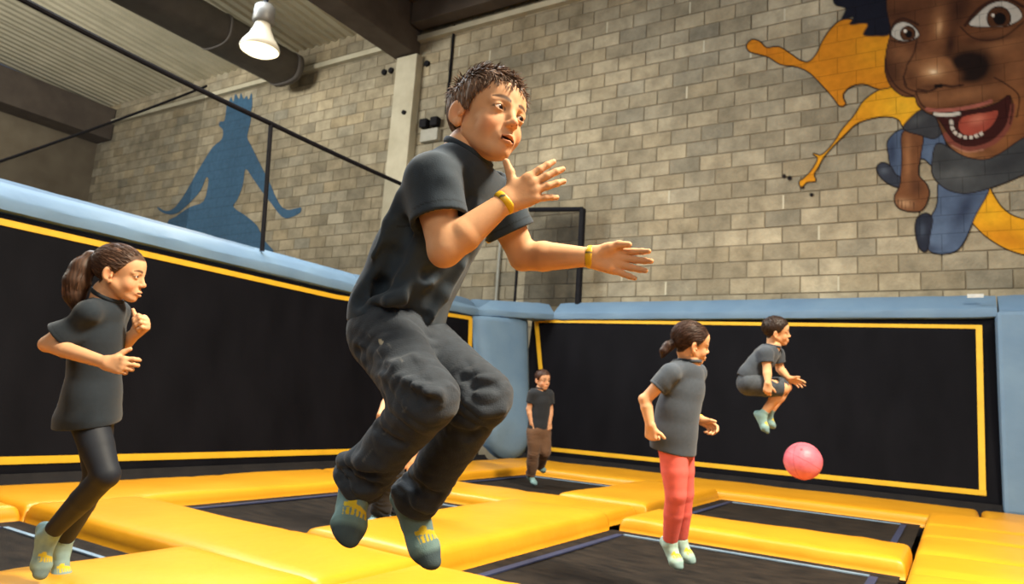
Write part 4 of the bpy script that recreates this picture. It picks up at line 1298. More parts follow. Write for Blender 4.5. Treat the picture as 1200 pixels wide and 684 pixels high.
HERO = dict(D=1.62, s=1.0, vox=.0036, head_vox=.0017, arm_vox=.0019, seed=4, fat=1.06,
    J=dict(pelvis=(460, 386, .0), neck=(545, 186, -.02), shR=(507, 212, -.125), shL=(582, 234, .09), elR=(521, 293, -.17), wrR=(593, 236, -.14), elL=(613, 300, .10), wrL=(694, 301, .04),
           hipR=(453, 399, -.08), hipL=(492, 402, .075), knR=(499, 470, -.25), knL=(565, 466, -.13), anR=(420, 566, -.10), anL=(484, 590, .02), toR=(405, 640, -.20), toL=(508, 668, -.03)),
    head_pos=(-.0565, -.3821, 1.5962), head_fwd=(.66, -.075, -.745), head_up=(.177, -.958, .227), head_s=1.0,
    gaze=(-.25, 1, .02), mouth=.0042, eye_open=.0051, hair='short', hair_col=(.125, .072, .045), locks=2600, lock_len=.046, lock_w=.0024,
    handR=dict(f=(.86, -.45, .02), t=(-.40, -.90, .1), curl=[(.12, .18, .12), (.10, .2, .15), (.12, .22, .15), (.28, .25, .2)], spread=(.14, .03, -.10, -.30), thumb=((.30, .95, .10), (.12, 1.0, .02))),
    handL=dict(f=(.98, .16, -.08), t=(.05, -1, .05), curl=[(.30, .25, .15), (.28, .3, .2), (.25, .3, .2), (.22, .25, .2)], spread=(.10, .0, -.12, -.26), thumb=((.92, .42, .30), (.96, .10, .35))),
    bands='RL',
    shirt=dict(chain=[(464, 400, .0), (467, 360, .0), (490, 308, -.005), (519, 255, -.015), (537, 220, -.02)], r=(.132, .132, .130, .130, .108), fac=1.42, hem=(463, 380, 0), hem_n=(-.08, 1, -.05), sleeve=.58, sleeve_r=.062, amp=.0042, freq=19, vox=.0033,
        col=(.024, .037, .054),
        folds=[([(470, 230), (455, 262), (438, 300), (424, 335)], .010, .006), ([(497, 235), (482, 262), (462, 300), (448, 335), (440, 362)], -.012, .006), ([(520, 300), (500, 325), (478, 345), (455, 352)], .012, .006),
               ([(540, 312), (520, 345), (505, 370)], .010, .006), ([(505, 318), (488, 345), (482, 372)], -.010, .005), ([(548, 318), (535, 350), (520, 372)], -.009, .005), ([(445, 305), (432, 330), (420, 352)], -.010, .005),
               ([(512, 188), (522, 210), (530, 232)], .008, .004), ([(498, 200), (505, 222), (514, 244)], -.008, .004), ([(545, 205), (552, 235), (552, 262)], -.008, .004), ([(535, 300), (515, 318), (500, 322)], -.008, .004), ([(430, 360), (460, 366), (500, 372)], -.006, .003)],
        prints=[(573, 285, .010, (.55, .40, .04))]),
    legs=dict(name='jeans', stack=.0030, col=(.026, .034, .047), r=(.074, .068, .061, .052, .057), pel=(.115, .094, .09), len=.98, amp=.0026, freq=38, vox=.0036,
        folds=[([(462, 440), (478, 452), (500, 462), (512, 462)], .009, .006), ([(464, 452), (482, 466), (505, 472)], -.009, .006), ([(452, 432), (466, 428), (484, 420)], .007, .004),
               ([(418, 395), (436, 418), (452, 440)], .006, .003), ([(412, 392), (425, 400), (440, 402)], -.007, .004), ([(418, 412), (432, 416), (446, 418)], -.007, .004), ([(428, 426), (440, 430), (450, 430)], -.007, .004),
               ([(400, 548), (418, 552), (440, 556)], -.009, .005), ([(398, 560), (420, 568), (442, 570)], -.008, .005), ([(404, 538), (424, 540), (446, 544)], .009, .005), ([(470, 560), (490, 572), (512, 580)], -.008, .005), ([(466, 572), (488, 588), (508, 592)], .008, .004),
               ([(540, 440), (560, 450), (580, 452)], -.007, .004), ([(545, 470), (565, 482), (588, 480)], .007, .004), ([(530, 505), (548, 512), (565, 505)], -.008, .004), ([(440, 500), (452, 512), (470, 520)], -.007, .004)],
        stitch=[([(432, 392), (446, 418), (462, 442)], .0018, (.085, .09, .095)), ([(454, 402), (470, 420), (480, 440)], .0016, (.080, .085, .09)), ([(446, 400), (447, 401), (448, 402)], .0045, (.42, .38, .28)), ([(476, 478), (450, 508), (425, 540)], .0018, (.075, .08, .085))]),
    sock=dict(col=SOCK, toe=(.055, .085, .10), logo=(.60, .44, .03), vox=.0022, top=.06))
person('boy leaping in the foreground, dark tee, dark jeans, yellow wristbands, teal socks', HERO)

GIRL_L = dict(D=2.83, s=1.03, vox=.0055, head_vox=.0028, arm_vox=.0032, seed=9, fat=.88,
    J=dict(pelvis=(107, 474, .0), neck=(124, 350, .0), shR=(104, 366, -.11), shL=(136, 366, .11), elR=(56, 403, -.13), wrR=(124, 425, -.20), elL=(136, 412, .10), wrL=(160, 389, .06),
           hipR=(103, 490, -.036), hipL=(111, 490, .040), knR=(124, 556, -.12), knL=(114, 558, .08), anR=(56, 628, -.04), anL=(72, 640, .14), toR=(46, 680, -.10), toL=(74, 694, .08)),
    head_pos=(-1.5638, -.0743, 2.8307), head_fwd=(.95, .20, .10), head_up=(.20, -.972, .067), head_s=1.0, mouth=.0022, eye_open=.0046,
    hair='tail', hair_col=(.060, .030, .018), locks=900, tail_root=(0, -.100, .058), tail=[(0, -.088, .048), (0, -.118, .035), (.02, -.132, -.010), (.03, -.136, -.065), (.035, -.130, -.120), (.035, -.115, -.165)], tail_r=(.020, .030, .044, .048, .038, .012), tail_locks=240, gaze=(0, 1, -.1),
    handR=dict(f=(.95, .12, -.1), t=(.15, -.95, .2), curl=HALF), handL=dict(f=(.70, -.60, -.2), t=(-.5, -.75, .3), curl=FIST, thumb=((.35, .9, .2), (.2, 1.0, .1))),
    shirt=dict(chain=[(104, 486, .0), (106, 465, 0), (110, 430, 0), (115, 395, 0), (120, 372, 0)], r=(.152, .138, .116, .114, .092), fac=1.28, hem=(105, 497, 0), hem_n=(.05, 1, 0), sleeve=.72, sleeve_r=.048, sh_r=.044, amp=.009, freq=22, vox=.0045, col=(.017, .024, .033), th=.008),
    legs=dict(name='leggings', mat='legging', col=(.011, .014, .022), r=(.066, .060, .049, .045, .032), pel=(.09, .08, .08), len=.90, amp=.0004, vox=.0045, th=.008),
    sock=dict(col=(.20, .31, .32), toe=(.13, .20, .22), vox=.0032, top=.05))
person('girl with a ponytail in dark tee and black leggings running by the left wall', GIRL_L)

k_ = 3.9 / 3.6728
GIRL_R = dict(D=3.9, s=1.06, vox=.006, head_vox=.0035, arm_vox=.004, seed=14, fat=.9,
    J=dict(pelvis=(791, 512, .0), neck=(808, 425, .0), shR=(786, 437, -.12), shL=(816, 437, .11), elR=(756, 468, -.12), wrR=(762, 498, -.16), elL=(806, 480, .14), wrL=(820, 491, .06),
           hipR=(789, 524, -.052), hipL=(796, 524, .052), knR=(792, 579, -.09), knL=(801, 577, .06), anR=(785, 637, -.03), anL=(797, 634, .09), toR=(797, 668, -.12), toL=(813, 661, .02)),
    head_pos=(.9251 * k_, .2656 * k_, 3.9), head_fwd=(.969, .189, .161), head_up=(.202, -.977, -.073), head_s=1.06, mouth=.002,
    hair='tail', hair_col=(.034, .016, .011), locks=700, tail_root=(0, -.100, -.02), tail=[(0, -.090, -.015), (0, -.115, -.035), (.005, -.135, -.065), (.01, -.140, -.095)], tail_r=(.022, .026, .022, .008), tail_locks=90,
    handR=dict(f=(.05, 1, -.05), t=(.75, .1, -.6), curl=FIST), handL=dict(f=(.85, .42, -.1), t=(.3, -.6, -.7), curl=HALF), bands='L',
    shirt=dict(chain=[(789, 528, .0), (790, 508, 0), (794, 480, 0), (800, 455, 0), (804, 440, 0)], r=(.150, .146, .135, .128, .105), fac=1.25, hem=(790, 528, 0), hem_n=(-.22, 1, 0), sleeve=.55, sleeve_r=.056, sh_r=.048, amp=.009, freq=22, vox=.005, col=(.050, .063, .084), th=.009),
    legs=dict(name='leggings', mat='legging', col=(.72, .135, .115), r=(.076, .068, .053, .050, .036), pel=(.10, .085, .09), len=.93, amp=.0003, vox=.005, th=.009),
    sock=dict(col=(.36, .50, .44), toe=(.24, .36, .36), vox=.004, top=.055))
root = person('girl in coral leggings and loose grey tee jumping on the right trampoline', GIRL_R)

k_ = 5.8 / 5.2471
JUMP = dict(D=5.8, s=1.0, vox=.007, head_vox=.0045, arm_vox=.005, seed=21,
    J=dict(pelvis=(879, 448, .0), neck=(906, 407, .0), shR=(897, 414, -.10), shL=(911, 415, .10), elR=(899, 433, -.14), wrR=(900, 449, -.20), elL=(914, 432, .10), wrL=(924, 443, .02),
           hipR=(879, 450, -.07), hipL=(884, 450, .07), knR=(917, 455, -.10), knL=(921, 453, .06), anR=(893, 487, -.04), anL=(900, 486, .07), toR=(900, 508, -.10), toL=(908, 502, .02)),
    head_pos=(1.9526 * k_, .2918 * k_, 5.8), head_fwd=(.971, .044, -.234), head_up=(.03, -.984, -.15), head_s=1.06, hair='short', hair_col=(.022, .012, .009), locks=500, lock_len=.028, lock_w=.0028, hair_vox=.005,
    handR=dict(f=(-.1, 1, .0), t=(.9, .1, -.3), curl=HALF), handL=dict(f=(.92, .35, -.1), t=(.1, -.8, -.5), curl=RELAX),
    shirt=dict(chain=[(875, 448, .0), (879, 440, 0), (887, 430, 0), (897, 418, 0), (901, 413, 0)], r=(.125, .125, .122, .118, .09), fac=1.35, hem=(876, 449, 0), hem_n=(-.7, .75, 0), sleeve=.58, sleeve_r=.058, amp=.005, freq=22, vox=.006, col=(.045, .056, .074), th=.01),
    legs=dict(name='shorts', col=(.050, .060, .075), r=(.085, .082, .074, .06, .06), pel=(.12, .10, .10), short=True, amp=.005, freq=40, vox=.006, th=.01), bare_shin=True,
    sock=dict(col=(.22, .36, .36), toe=(.16, .26, .28), vox=.005, top=.06))
person('boy in dark tee and denim shorts tucked up in mid-air before the back wall', JUMP)

FAR = dict(D=8.7, s=1.08, vox=.009, head_vox=.006, arm_vox=.006, seed=33,
    J=dict(pelvis=(630, 504, .0), neck=(634, 456, .0), shR=(625, 461, -.04), shL=(643, 462, .05), elR=(620, 479, -.04), wrR=(623, 496, -.08), elL=(645, 480, .06), wrL=(644, 496, .0),
           hipR=(626, 507, -.04), hipL=(637, 507, .05), knR=(625, 532, -.08), knL=(639, 529, -.04), anR=(622, 558, .0), anL=(632, 546, .22), toR=(628, 568, -.12), toL=(639, 552, .10)),
    head_pos=((636 - 600) / FPX * 8.7, (445 - 342) / FPX * 8.7, 8.7), head_fwd=(.52, .05, -.85), head_up=(.08, -.99, 0), head_s=1.08, hair='short', hair_col=(.045, .020, .013), locks=400, lock_len=.026, lock_w=.003, hair_vox=.007, skin=(.55, .30, .18),
    handR=dict(f=(.1, 1, -.1), t=(.8, 0, -.5), curl=HALF), handL=dict(f=(.0, 1, -.1), t=(-.8, 0, -.5), curl=HALF),
    shirt=dict(chain=[(630, 506, .0), (631, 497, 0), (632, 485, 0), (634, 470, 0), (634, 463, 0)], r=(.135, .135, .128, .125, .10), fac=1.4, hem=(630, 505, 0), hem_n=(.05, 1, 0), sleeve=.62, sleeve_r=.056, amp=.005, freq=20, vox=.008, col=(.018, .022, .030), th=.012),
    legs=dict(name='trousers', mat='cotton', stack=.005, col=(.115, .062, .036), r=(.085, .075, .064, .060, .056), pel=(.12, .10, .10), len=.95, amp=.005, freq=30, vox=.008, th=.012),
    sock=dict(col=(.20, .33, .34), toe=(.15, .25, .27), vox=.007, top=.05, has_logo=False))
person('boy in brown trousers standing by the corner pad', FAR)

HID = dict(D=5.0, s=1.05, vox=.007, head_vox=.006, arm_vox=.005, seed=41,
    J=dict(pelvis=(475, 500, .0), neck=(486, 424, .0), shR=(466, 432, -.06), shL=(502, 432, .06), elR=(455, 468, -.04), wrR=(446, 486, -.22), elL=(504, 475, .06), wrL=(482, 540, -.05),
           hipR=(467, 506, -.05), hipL=(486, 506, .05), knR=(462, 553, -.06), knL=(480, 555, .05), anR=(444, 602, .02), anL=(462, 598, .14), toR=(430, 619, -.10), toL=(448, 612, .04)),
    head_pos=((490 - 600) / FPX * 5.0, (402 - 342) / FPX * 5.0, 5.0), head_fwd=(.4, .05, -.9), head_up=(.05, -.99, 0), head_s=1.0, hair='short', hair_col=(.03, .015, .01), locks=200, lock_len=.026, lock_w=.003, hair_vox=.007,
    handR=dict(f=(-.1, 1, -.1), t=(.8, 0, -.5), curl=HALF), handL=dict(f=(.0, 1, -.1), t=(-.8, 0, -.5), curl=HALF),
    shirt=dict(chain=[(475, 508, .0), (476, 490, 0), (479, 465, 0), (483, 445, 0), (485, 435, 0)], r=(.125, .125, .12, .118, .095), fac=1.4, hem=(475, 508, 0), hem_n=(.05, 1, 0), sleeve=.60, sleeve_r=.056, amp=.005, freq=20, vox=.007, col=(.020, .024, .032), th=.01),
    legs=dict(name='trousers', stack=.006, col=(.014, .016, .021), r=(.085, .075, .064, .062, .062), pel=(.12, .10, .10), len=.98, amp=.006, freq=34, vox=.007, th=.01),
    sock=dict(col=(.20, .33, .36), toe=(.16, .27, .30), vox=.006, top=.05, has_logo=False))
person('dark clothed person mostly hidden behind the leaping boy\'s legs', HID)
# ------------------------------------------------------------------ painted murals on the block wall
def paint_mat(name, attr=None, color=(.05, .1, .2), alpha=False):
    mt, nt, b = base_mat(name, color, 0.85, 0.15)
    v = pos_out(nt)
    sx = nd(nt, 'ShaderNodeSeparateXYZ'); nt.links.new(v, sx.inputs[0])
    cx = nd(nt, 'ShaderNodeCombineXYZ'); nt.links.new(sx.outputs['X'], cx.inputs['X']); nt.links.new(sx.outputs['Z'], cx.inputs['Y'])
    mp = nd(nt, 'ShaderNodeMapping'); mp.inputs['Location'].default_value = (-XE, -2.42, 0); nt.links.new(cx.outputs[0], mp.inputs['Vector'])
    br = nd(nt, 'ShaderNodeTexBrick'); br.offset = 0.5; br.squash = 1.0
    br.inputs['Scale'].default_value = 1.0; br.inputs['Brick Width'].default_value = BL; br.inputs['Row Height'].default_value = CH
    br.inputs['Mortar Size'].default_value = 0.007; br.inputs['Mortar Smooth'].default_value = 0.4
    nt.links.new(mp.outputs[0], br.inputs['Vector'])
    n = nd(nt, 'ShaderNodeTexNoise', Scale=9, Detail=5); nt.links.new(v, n.inputs['Vector'])
    mr = nd(nt, 'ShaderNodeMapRange'); mr.inputs[1].default_value = .25; mr.inputs[2].default_value = .75; mr.inputs[3].default_value = .86; mr.inputs[4].default_value = 1.12
    nt.links.new(n.outputs['Fac'], mr.inputs[0])
    m2 = nd(nt, 'ShaderNodeMapRange'); m2.inputs[3].default_value = 1.0; m2.inputs[4].default_value = .72
    nt.links.new(br.outputs['Fac'], m2.inputs[0])
    mu = nd(nt, 'ShaderNodeMath', operation='MULTIPLY'); nt.links.new(mr.outputs[0], mu.inputs[0]); nt.links.new(m2.outputs[0], mu.inputs[1])
    sc = nd(nt, 'ShaderNodeVectorMath', operation='SCALE'); sc.inputs[0].default_value = color
    nt.links.new(mu.outputs[0], sc.inputs['Scale'])
    if attr:
        a = nd(nt, 'ShaderNodeAttribute', attribute_name=attr); nt.links.new(a.outputs['Color'], sc.inputs[0])
        nt.links.new(a.outputs['Alpha'], b.inputs['Alpha'])
    nt.links.new(sc.outputs[0], b.inputs['Base Color'])
    inv = nd(nt, 'ShaderNodeMath', operation='SUBTRACT'); inv.inputs[0].default_value = 1.0; nt.links.new(br.outputs['Fac'], inv.inputs[1])
    bp = nd(nt, 'ShaderNodeBump', Strength=.5, Distance=.01); nt.links.new(inv.outputs[0], bp.inputs['Height']); nt.links.new(bp.outputs['Normal'], b.inputs['Normal'])
    return mt
def spline(pts, closed=True, n=6):
    P = np.array(pts, float); N = len(P); out = []
    for i in range(N if closed else N - 1):
        g = lambda j: P[j % N] if closed else P[min(max(j, 0), N - 1)]
        p0, p1, p2, p3 = g(i - 1), g(i), g(i + 1), g(i + 2)
        for k in range(n):
            t = k / n
            out.append(.5 * ((2 * p1) + (-p0 + p2) * t + (2 * p0 - 5 * p1 + 4 * p2 - p3) * t * t + (-p0 + 3 * p1 - 3 * p2 + p3) * t ** 3))
    if not closed: out.append(P[-1])
    return np.array(out)
# seated blue figure
sil = [(655, 290), (662, 278), (668, 292), (674, 268), (684, 284), (690, 266), (697, 284), (706, 274), (712, 286), (720, 266), (722, 300), (718, 322), (718, 345), (712, 370), (708, 395), (718, 415), (735, 450), (755, 490), (775, 530), (790, 565), (805, 590), (825, 601), (845, 597), (862, 594), (858, 610), (830, 623), (812, 623), (795, 607), (775, 580), (750, 548), (725, 512), (703, 484), (695, 530), (680, 570), (668, 592), (700, 615), (735, 645), (752, 684), (765, 730), (470, 730), (478, 640), (500, 622), (545, 592), (583, 576), (597, 520), (590, 508), (574, 545), (545, 578), (512, 607), (485, 614), (458, 604), (451, 592), (475, 604), (500, 594), (530, 553), (560, 500), (590, 450), (610, 420), (635, 398), (638, 372), (627, 360), (630, 348), (642, 346), (647, 320), (649, 300)]
ring_ = spline(sil, True, 3)
P = [on_y(x / 2.444, y / 2.444, WY - .012) for x, y in ring_]
v = list(P) + [p + np.array([0, .008, 0]) for p in P]; n = len(P)
f = [tuple(range(n))] + [(i, n + i, n + (i + 1) % n, (i + 1) % n) for i in range(n)]
o = make('wall_painting', v, f, paint_mat('blue_wall_paint', None, (.050, .120, .215)))
tag(o, 'flat blue silhouette of a seated crowned figure painted on the block wall', 'mural')
# large cartoon boy
step = 1.4
gx, gy = np.meshgrid(np.arange(872, 1300, step), np.arange(-70, 304, step))
CN = np.zeros(gx.shape + (3,)); AL = np.zeros(gx.shape)
def poly_sd(pts):
    P = np.asarray(pts); x, y = gx, gy
    d = np.full(gx.shape, 1e9); ins = np.zeros(gx.shape, bool)
    for i in range(len(P)):
        a, b = P[i], P[(i + 1) % len(P)]; e = b - a; L = e.dot(e) + 1e-9
        t = np.clip(((x - a[0]) * e[0] + (y - a[1]) * e[1]) / L, 0, 1)
        d = np.minimum(d, (x - a[0] - t * e[0]) ** 2 + (y - a[1] - t * e[1]) ** 2)
        c = ((a[1] <= y) & (b[1] > y)) | ((b[1] <= y) & (a[1] > y))
        with np.errstate(divide='ignore', invalid='ignore'):
            xi = a[0] + (y - a[1]) / (b[1] - a[1] + 1e-12) * e[0]
        ins ^= c & (x < xi)
    d = np.sqrt(d); return np.where(ins, -d, d)
def comp(w, col):
    global CN, AL
    w = np.clip(w, 0, 1); col = np.asarray(col, float)
    CN = CN * (1 - w[..., None]) + col * w[..., None]; AL = np.maximum(AL, w)
A3 = lambda L: [(840 + x / 2.2056, y / 2.2056) for x, y in L]
AF = lambda L: [(1010 + x / 3.8, y / 3.8) for x, y in L]
def shape(pts, col, outline=(.012, .008, .010), ow=1.3, blobs=(), soft=.9):
    sd = poly_sd(spline(pts)); w = np.clip(.5 - sd / soft, 0, 1)
    if outline is not None: comp(np.clip(.5 - (sd - ow) / soft, 0, 1), outline)
    comp(w, col)
    for (cx, cy, rx, ry, ang, c, st) in blobs:
        ca, sa = math.cos(ang), math.sin(ang); u = ((gx - cx) * ca + (gy - cy) * sa) / rx; q = (-(gx - cx) * sa + (gy - cy) * ca) / ry
        comp(w * st * np.exp(-(u * u + q * q)), c)
    return w
def stroke(pts, wd, col, st=1.0, mask=None, dash=0):
    P = spline(pts, False); d = np.full(gx.shape, 1e9); tt = np.zeros(gx.shape); acc = 0
    for a, b in zip(P[:-1], P[1:]):
        e = b - a; L = math.sqrt(e.dot(e)) + 1e-9; t = np.clip(((gx - a[0]) * e[0] + (gy - a[1]) * e[1]) / (L * L), 0, 1)
        dd = np.hypot(gx - a[0] - t * e[0], gy - a[1] - t * e[1]); m_ = dd < d; d[m_] = dd[m_]; tt[m_] = (acc + t * L)[m_]; acc += L
    w = np.clip(.5 - (d - wd) / 1.0, 0, 1) * st
    if dash: w = w * (np.sin(tt * 2 * math.pi / dash) > -.55)
    if mask is not None: w = w * mask
    comp(w, col)
def blob(cx, cy, rx, ry, ang, c, st, mask):
    ca, sa = math.cos(ang), math.sin(ang); u = ((gx - cx) * ca + (gy - cy) * sa) / rx; q = (-(gx - cx) * sa + (gy - cy) * ca) / ry
    comp(mask * st * np.exp(-(u * u + q * q)), c)
OR, YE = (.56, .205, .012), (.72, .34, .016)
shape(A3([(78, 118), (90, 104), (110, 108), (128, 124), (160, 122), (190, 140), (215, 157), (238, 160), (258, 140), (275, 105), (300, 70), (332, 50), (380, 58), (450, 60), (470, 140), (475, 205), (455, 222), (420, 229), (380, 216), (345, 223), (325, 245), (331, 268), (318, 273), (300, 250), (275, 222), (240, 187), (205, 171), (165, 165), (135, 147), (105, 138), (85, 132)]), OR,
      blobs=[(1030, 60, 30, 25, 0, YE, .5), (900, 60, 16, 9, .5, (.46, .14, .01), .5)])
shape(A3([(470, 222), (440, 230), (415, 236), (380, 262), (355, 300), (325, 335), (305, 366), (285, 390), (268, 402), (250, 398), (262, 410), (246, 440), (226, 461), (215, 470), (219, 484), (232, 470), (254, 467), (250, 450), (262, 430), (274, 407), (300, 377), (330, 347), (360, 319), (400, 305), (440, 300), (470, 308), (490, 332), (545, 310), (540, 240), (505, 215)]), YE,
      blobs=[(1000, 150, 30, 14, -.8, OR, .7), (950, 205, 16, 20, 0, (.50, .19, .01), .8), (1060, 125, 22, 14, 0, (.80, .46, .03), .7)])
for (dx, dy, r) in ((174, 455, 5), (188, 460, 6), (245, 503, 5), (222, 484, 4)):
    comp(np.clip(.5 - (np.hypot(gx - 840 - dx / 2.2056, gy - dy / 2.2056) - r / 2.2), 0, 1), (.012, .008, .01))
shape(A3([(655, 560), (672, 525), (700, 484), (712, 500), (735, 535), (770, 560), (830, 572), (900, 560), (900, 640), (830, 660), (770, 650), (720, 626), (682, 597)]), YE, blobs=[(1180, 280, 40, 12, .3, OR, .8), (1160, 250, 14, 16, 0, (.78, .42, .02), .6)])
NAV, NAVL = (.020, .028, .060), (.075, .110, .190)
shape(A3([(443, 365), (470, 338), (500, 333), (575, 325), (590, 400), (560, 428), (530, 408), (480, 432), (478, 470), (455, 450), (445, 400)]), NAVL, blobs=[(1045, 178, 7, 24, 0, NAV, .8), (1090, 182, 8, 16, 0, (.10, .15, .25), .7), (1072, 185, 6, 18, 0, NAV, .8)])
shape(A3([(415, 432), (428, 421), (448, 430), (462, 452), (480, 462), (472, 482), (445, 474), (422, 454)]), (.030, .036, .055), blobs=[(1036, 200, 5, 4, 0, (.10, .12, .16), .7)])
BR = (.150, .060, .026)
shape(A3([(480, 345), (508, 335), (532, 350), (526, 400), (520, 450), (542, 478), (547, 505), (532, 540), (505, 546), (470, 536), (460, 510), (474, 480), (478, 440), (479, 400)]), BR,
      blobs=[(1064, 185, 4, 26, 0, (.30, .135, .06), .8), (1074, 218, 8, 10, 0, (.05, .02, .012), .7), (1060, 238, 9, 5, .2, (.42, .24, .13), .9)])
for k in range(5): stroke([(1052.5 + 4.6 * k, 234 + .8 * k), (1052 + 4.6 * k, 243 + .5 * k)], .35, (.05, .02, .012))
shape(A3([(484, 325), (522, 288), (562, 278), (590, 320), (565, 356), (520, 346), (492, 338)]), (.040, .042, .050), blobs=[(1076, 140, 10, 5, -.4, (.09, .095, .10), .7)])
shape(A3([(578, 470), (640, 485), (704, 480), (666, 560), (640, 620), (612, 650), (560, 652), (538, 622), (550, 570), (570, 530)]), NAVL, blobs=[(1100, 280, 12, 22, .4, (.11, .16, .26), .8), (1130, 245, 9, 25, .5, NAV, .8), (1090, 292, 14, 5, 0, NAV, .7)])
shape(A3([(518, 566), (540, 552), (556, 566), (550, 605), (543, 646), (526, 642), (515, 604)]), (.018, .022, .038), blobs=[(1081, 270, 4, 8, 0, (.06, .08, .12), .7)])
shape(A3([(570, 372), (620, 392), (680, 400), (740, 380), (800, 350), (900, 300), (960, 320), (930, 380), (850, 430), (790, 452), (720, 480), (650, 498), (600, 490), (565, 462), (557, 430)]), (.052, .056, .062),
      blobs=[(1120, 205, 26, 8, .1, (.10, .105, .11), .8), (1180, 190, 28, 10, -.5, (.028, .03, .036), .8), (1105, 188, 10, 12, 0, (.025, .027, .03), .7)])
HR = (.008, .009, .018)
shape(A3([(290, -140), (298, -20), (305, 12), (332, 22), (322, 52), (352, 44), (344, 64), (388, 62), (378, 90), (412, 94), (450, 86), (470, 20), (600, -100), (700, -150)]), HR, None, soft=2.0)
FB = (.135, .052, .022)
face = shape(A3([(452, -150), (440, -40), (440, 20), (450, 80), (440, 130), (436, 180), (450, 220), (480, 246), (512, 250), (520, 270), (542, 290), (566, 302), (582, 340), (600, 376), (640, 402), (690, 411), (730, 396), (780, 362), (840, 325), (900, 250), (930, 120), (920, -40), (860, -150)]), FB,
    blobs=[(1030, 60, 14, 60, 0, (.055, .020, .010), .85), (1110, 5, 60, 20, 0, (.085, .032, .015), .7)])
b4 = lambda cx, cy, rx, ry, ang, c, st: blob(1010 + cx / 3.8, cy / 3.8, rx / 3.8, ry / 3.8, ang, c, st, face)
LT, HI, DK = (.29, .128, .056), (.62, .37, .19), (.028, .010, .007)
b4(170, 60, 90, 45, 0, DK, .55); b4(430, 40, 50, 90, .3, DK, .75); b4(340, 110, 34, 75, .1, LT, .9); b4(345, 120, 12, 30, .1, HI, .8)
b4(195, 250, 60, 35, .3, LT, .7); b4(150, 320, 55, 60, 0, DK, .8); b4(240, 200, 35, 110, .25, (.10, .038, .018), .7)
b4(600, 210, 120, 40, -.25, LT, .8); b4(700, 300, 70, 120, 0, (.23, .095, .040), .8); b4(560, 175, 110, 14, -.1, (.05, .018, .01), .7)
b4(300, 320, 105, 68, 0, LT, .95); b4(235, 330, 40, 48, .2, (.10, .036, .016), .7); b4(315, 322, 42, 26, 0, HI, .95); b4(318, 322, 14, 9, 0, (.85, .62, .40), .9)
b4(395, 195, 22, 62, .15, DK, .9); b4(470, 285, 95, 70, 0, (.012, .006, .005), 1.0); b4(500, 300, 75, 58, 0, (.012, .006, .005), 1.0); b4(540, 250, 40, 40, 0, (.03, .012, .008), .8); b4(415, 330, 40, 40, 0, (.17, .065, .028), .7)
nose = poly_sd(spline(AF([(186, 345), (200, 300), (240, 268), (290, 252), (350, 250), (400, 270), (432, 312), (420, 356), (384, 384), (345, 380), (300, 400), (240, 396), (200, 380)])))
nw = np.clip(.5 - nose / 5.0, 0, 1) * face
comp(nw * .85, (.20, .082, .034))
def n4(cx, cy, rx, ry, ang, c, st): blob(1010 + cx / 3.8, cy / 3.8, rx / 3.8, ry / 3.8, ang, c, st, nw)
n4(225, 335, 45, 60, .2, (.07, .025, .012), .85); n4(320, 305, 75, 45, -.1, (.36, .165, .072), .95); n4(318, 318, 36, 22, 0, HI, 1.0); n4(318, 320, 14, 9, 0, (.90, .68, .45), .95); n4(330, 390, 90, 16, 0, (.05, .018, .01), .8)
wing = poly_sd(spline(AF([(404, 268), (450, 236), (520, 238), (562, 280), (552, 330), (505, 362), (440, 358), (425, 320)])))
comp(np.clip(.5 - wing / 6.0, 0, 1) * face, (.012, .006, .005)); b4(425, 335, 26, 24, 0, (.14, .055, .024), .7)
b4(300, 440, 60, 25, .2, LT, .7); b4(470, 420, 130, 28, -.15, LT, .75); b4(690, 480, 55, 90, -.2, (.30, .115, .040), .85); b4(640, 620, 80, 40, -.6, (.30, .115, .040), .8); b4(450, 685, 90, 22, .1, (.34, .15, .06), .8)
s4 = lambda L, wd, col, st=1.0, dash=0: stroke(AF(L), wd / 3.8, col, st, face, dash)
for L in ([(105, 250), (115, 320), (160, 390), (235, 430)], [(185, 340), (195, 385), (235, 405), (290, 412)], [(200, 300), (188, 345), (200, 380)], [(245, 180), (230, 240), (200, 290)], [(440, 120), (490, 165), (560, 180), (640, 160), (722, 95)], [(590, 345), (650, 380), (700, 430), (690, 520)], [(240, 410), (270, 470), (330, 495)], [(130, 180), (190, 190), (245, 170)]):
    s4(L, 3.5, DK, .85)
s4([(250, 398), (300, 405), (330, 392), (350, 378), (400, 385), (450, 378)], 5, DK, .9); s4([(330, 384), (352, 382)], 9, (.008, .004, .004), 1)
# eyes
def eye(white, ix, iy, ir, pr, hx, hy):
    w = shape(AF(white), (.50, .47, .42), (.012, .006, .005), 1.2)
    for c, r, col in (((ix, iy), ir + 5, (.012, .006, .005)), ((ix, iy), ir, (.075, .028, .012)), ((ix + 4, iy + 2), pr, (.006, .004, .004)), ((hx, hy), 7, (.75, .70, .62))):
        comp(w * np.clip(.5 - (np.hypot(gx - 1010 - c[0] / 3.8, gy - c[1] / 3.8) - r / 3.8) / .9, 0, 1), col)
eye([(132, 152), (146, 116), (176, 100), (212, 106), (246, 136), (250, 162), (205, 180), (160, 176)], 205, 150, 30, 16, 193, 138)
eye([(480, 110), (520, 60), (570, 20), (632, 6), (690, 32), (712, 70), (690, 95), (640, 114), (560, 118)], 610, 82, 50, 28, 584, 68)
s4([(125, 140), (150, 98), (190, 84), (250, 110)], 6, DK, .9); s4([(460, 112), (510, 50), (570, 8), (640, -8), (720, 30)], 7, DK, .9)
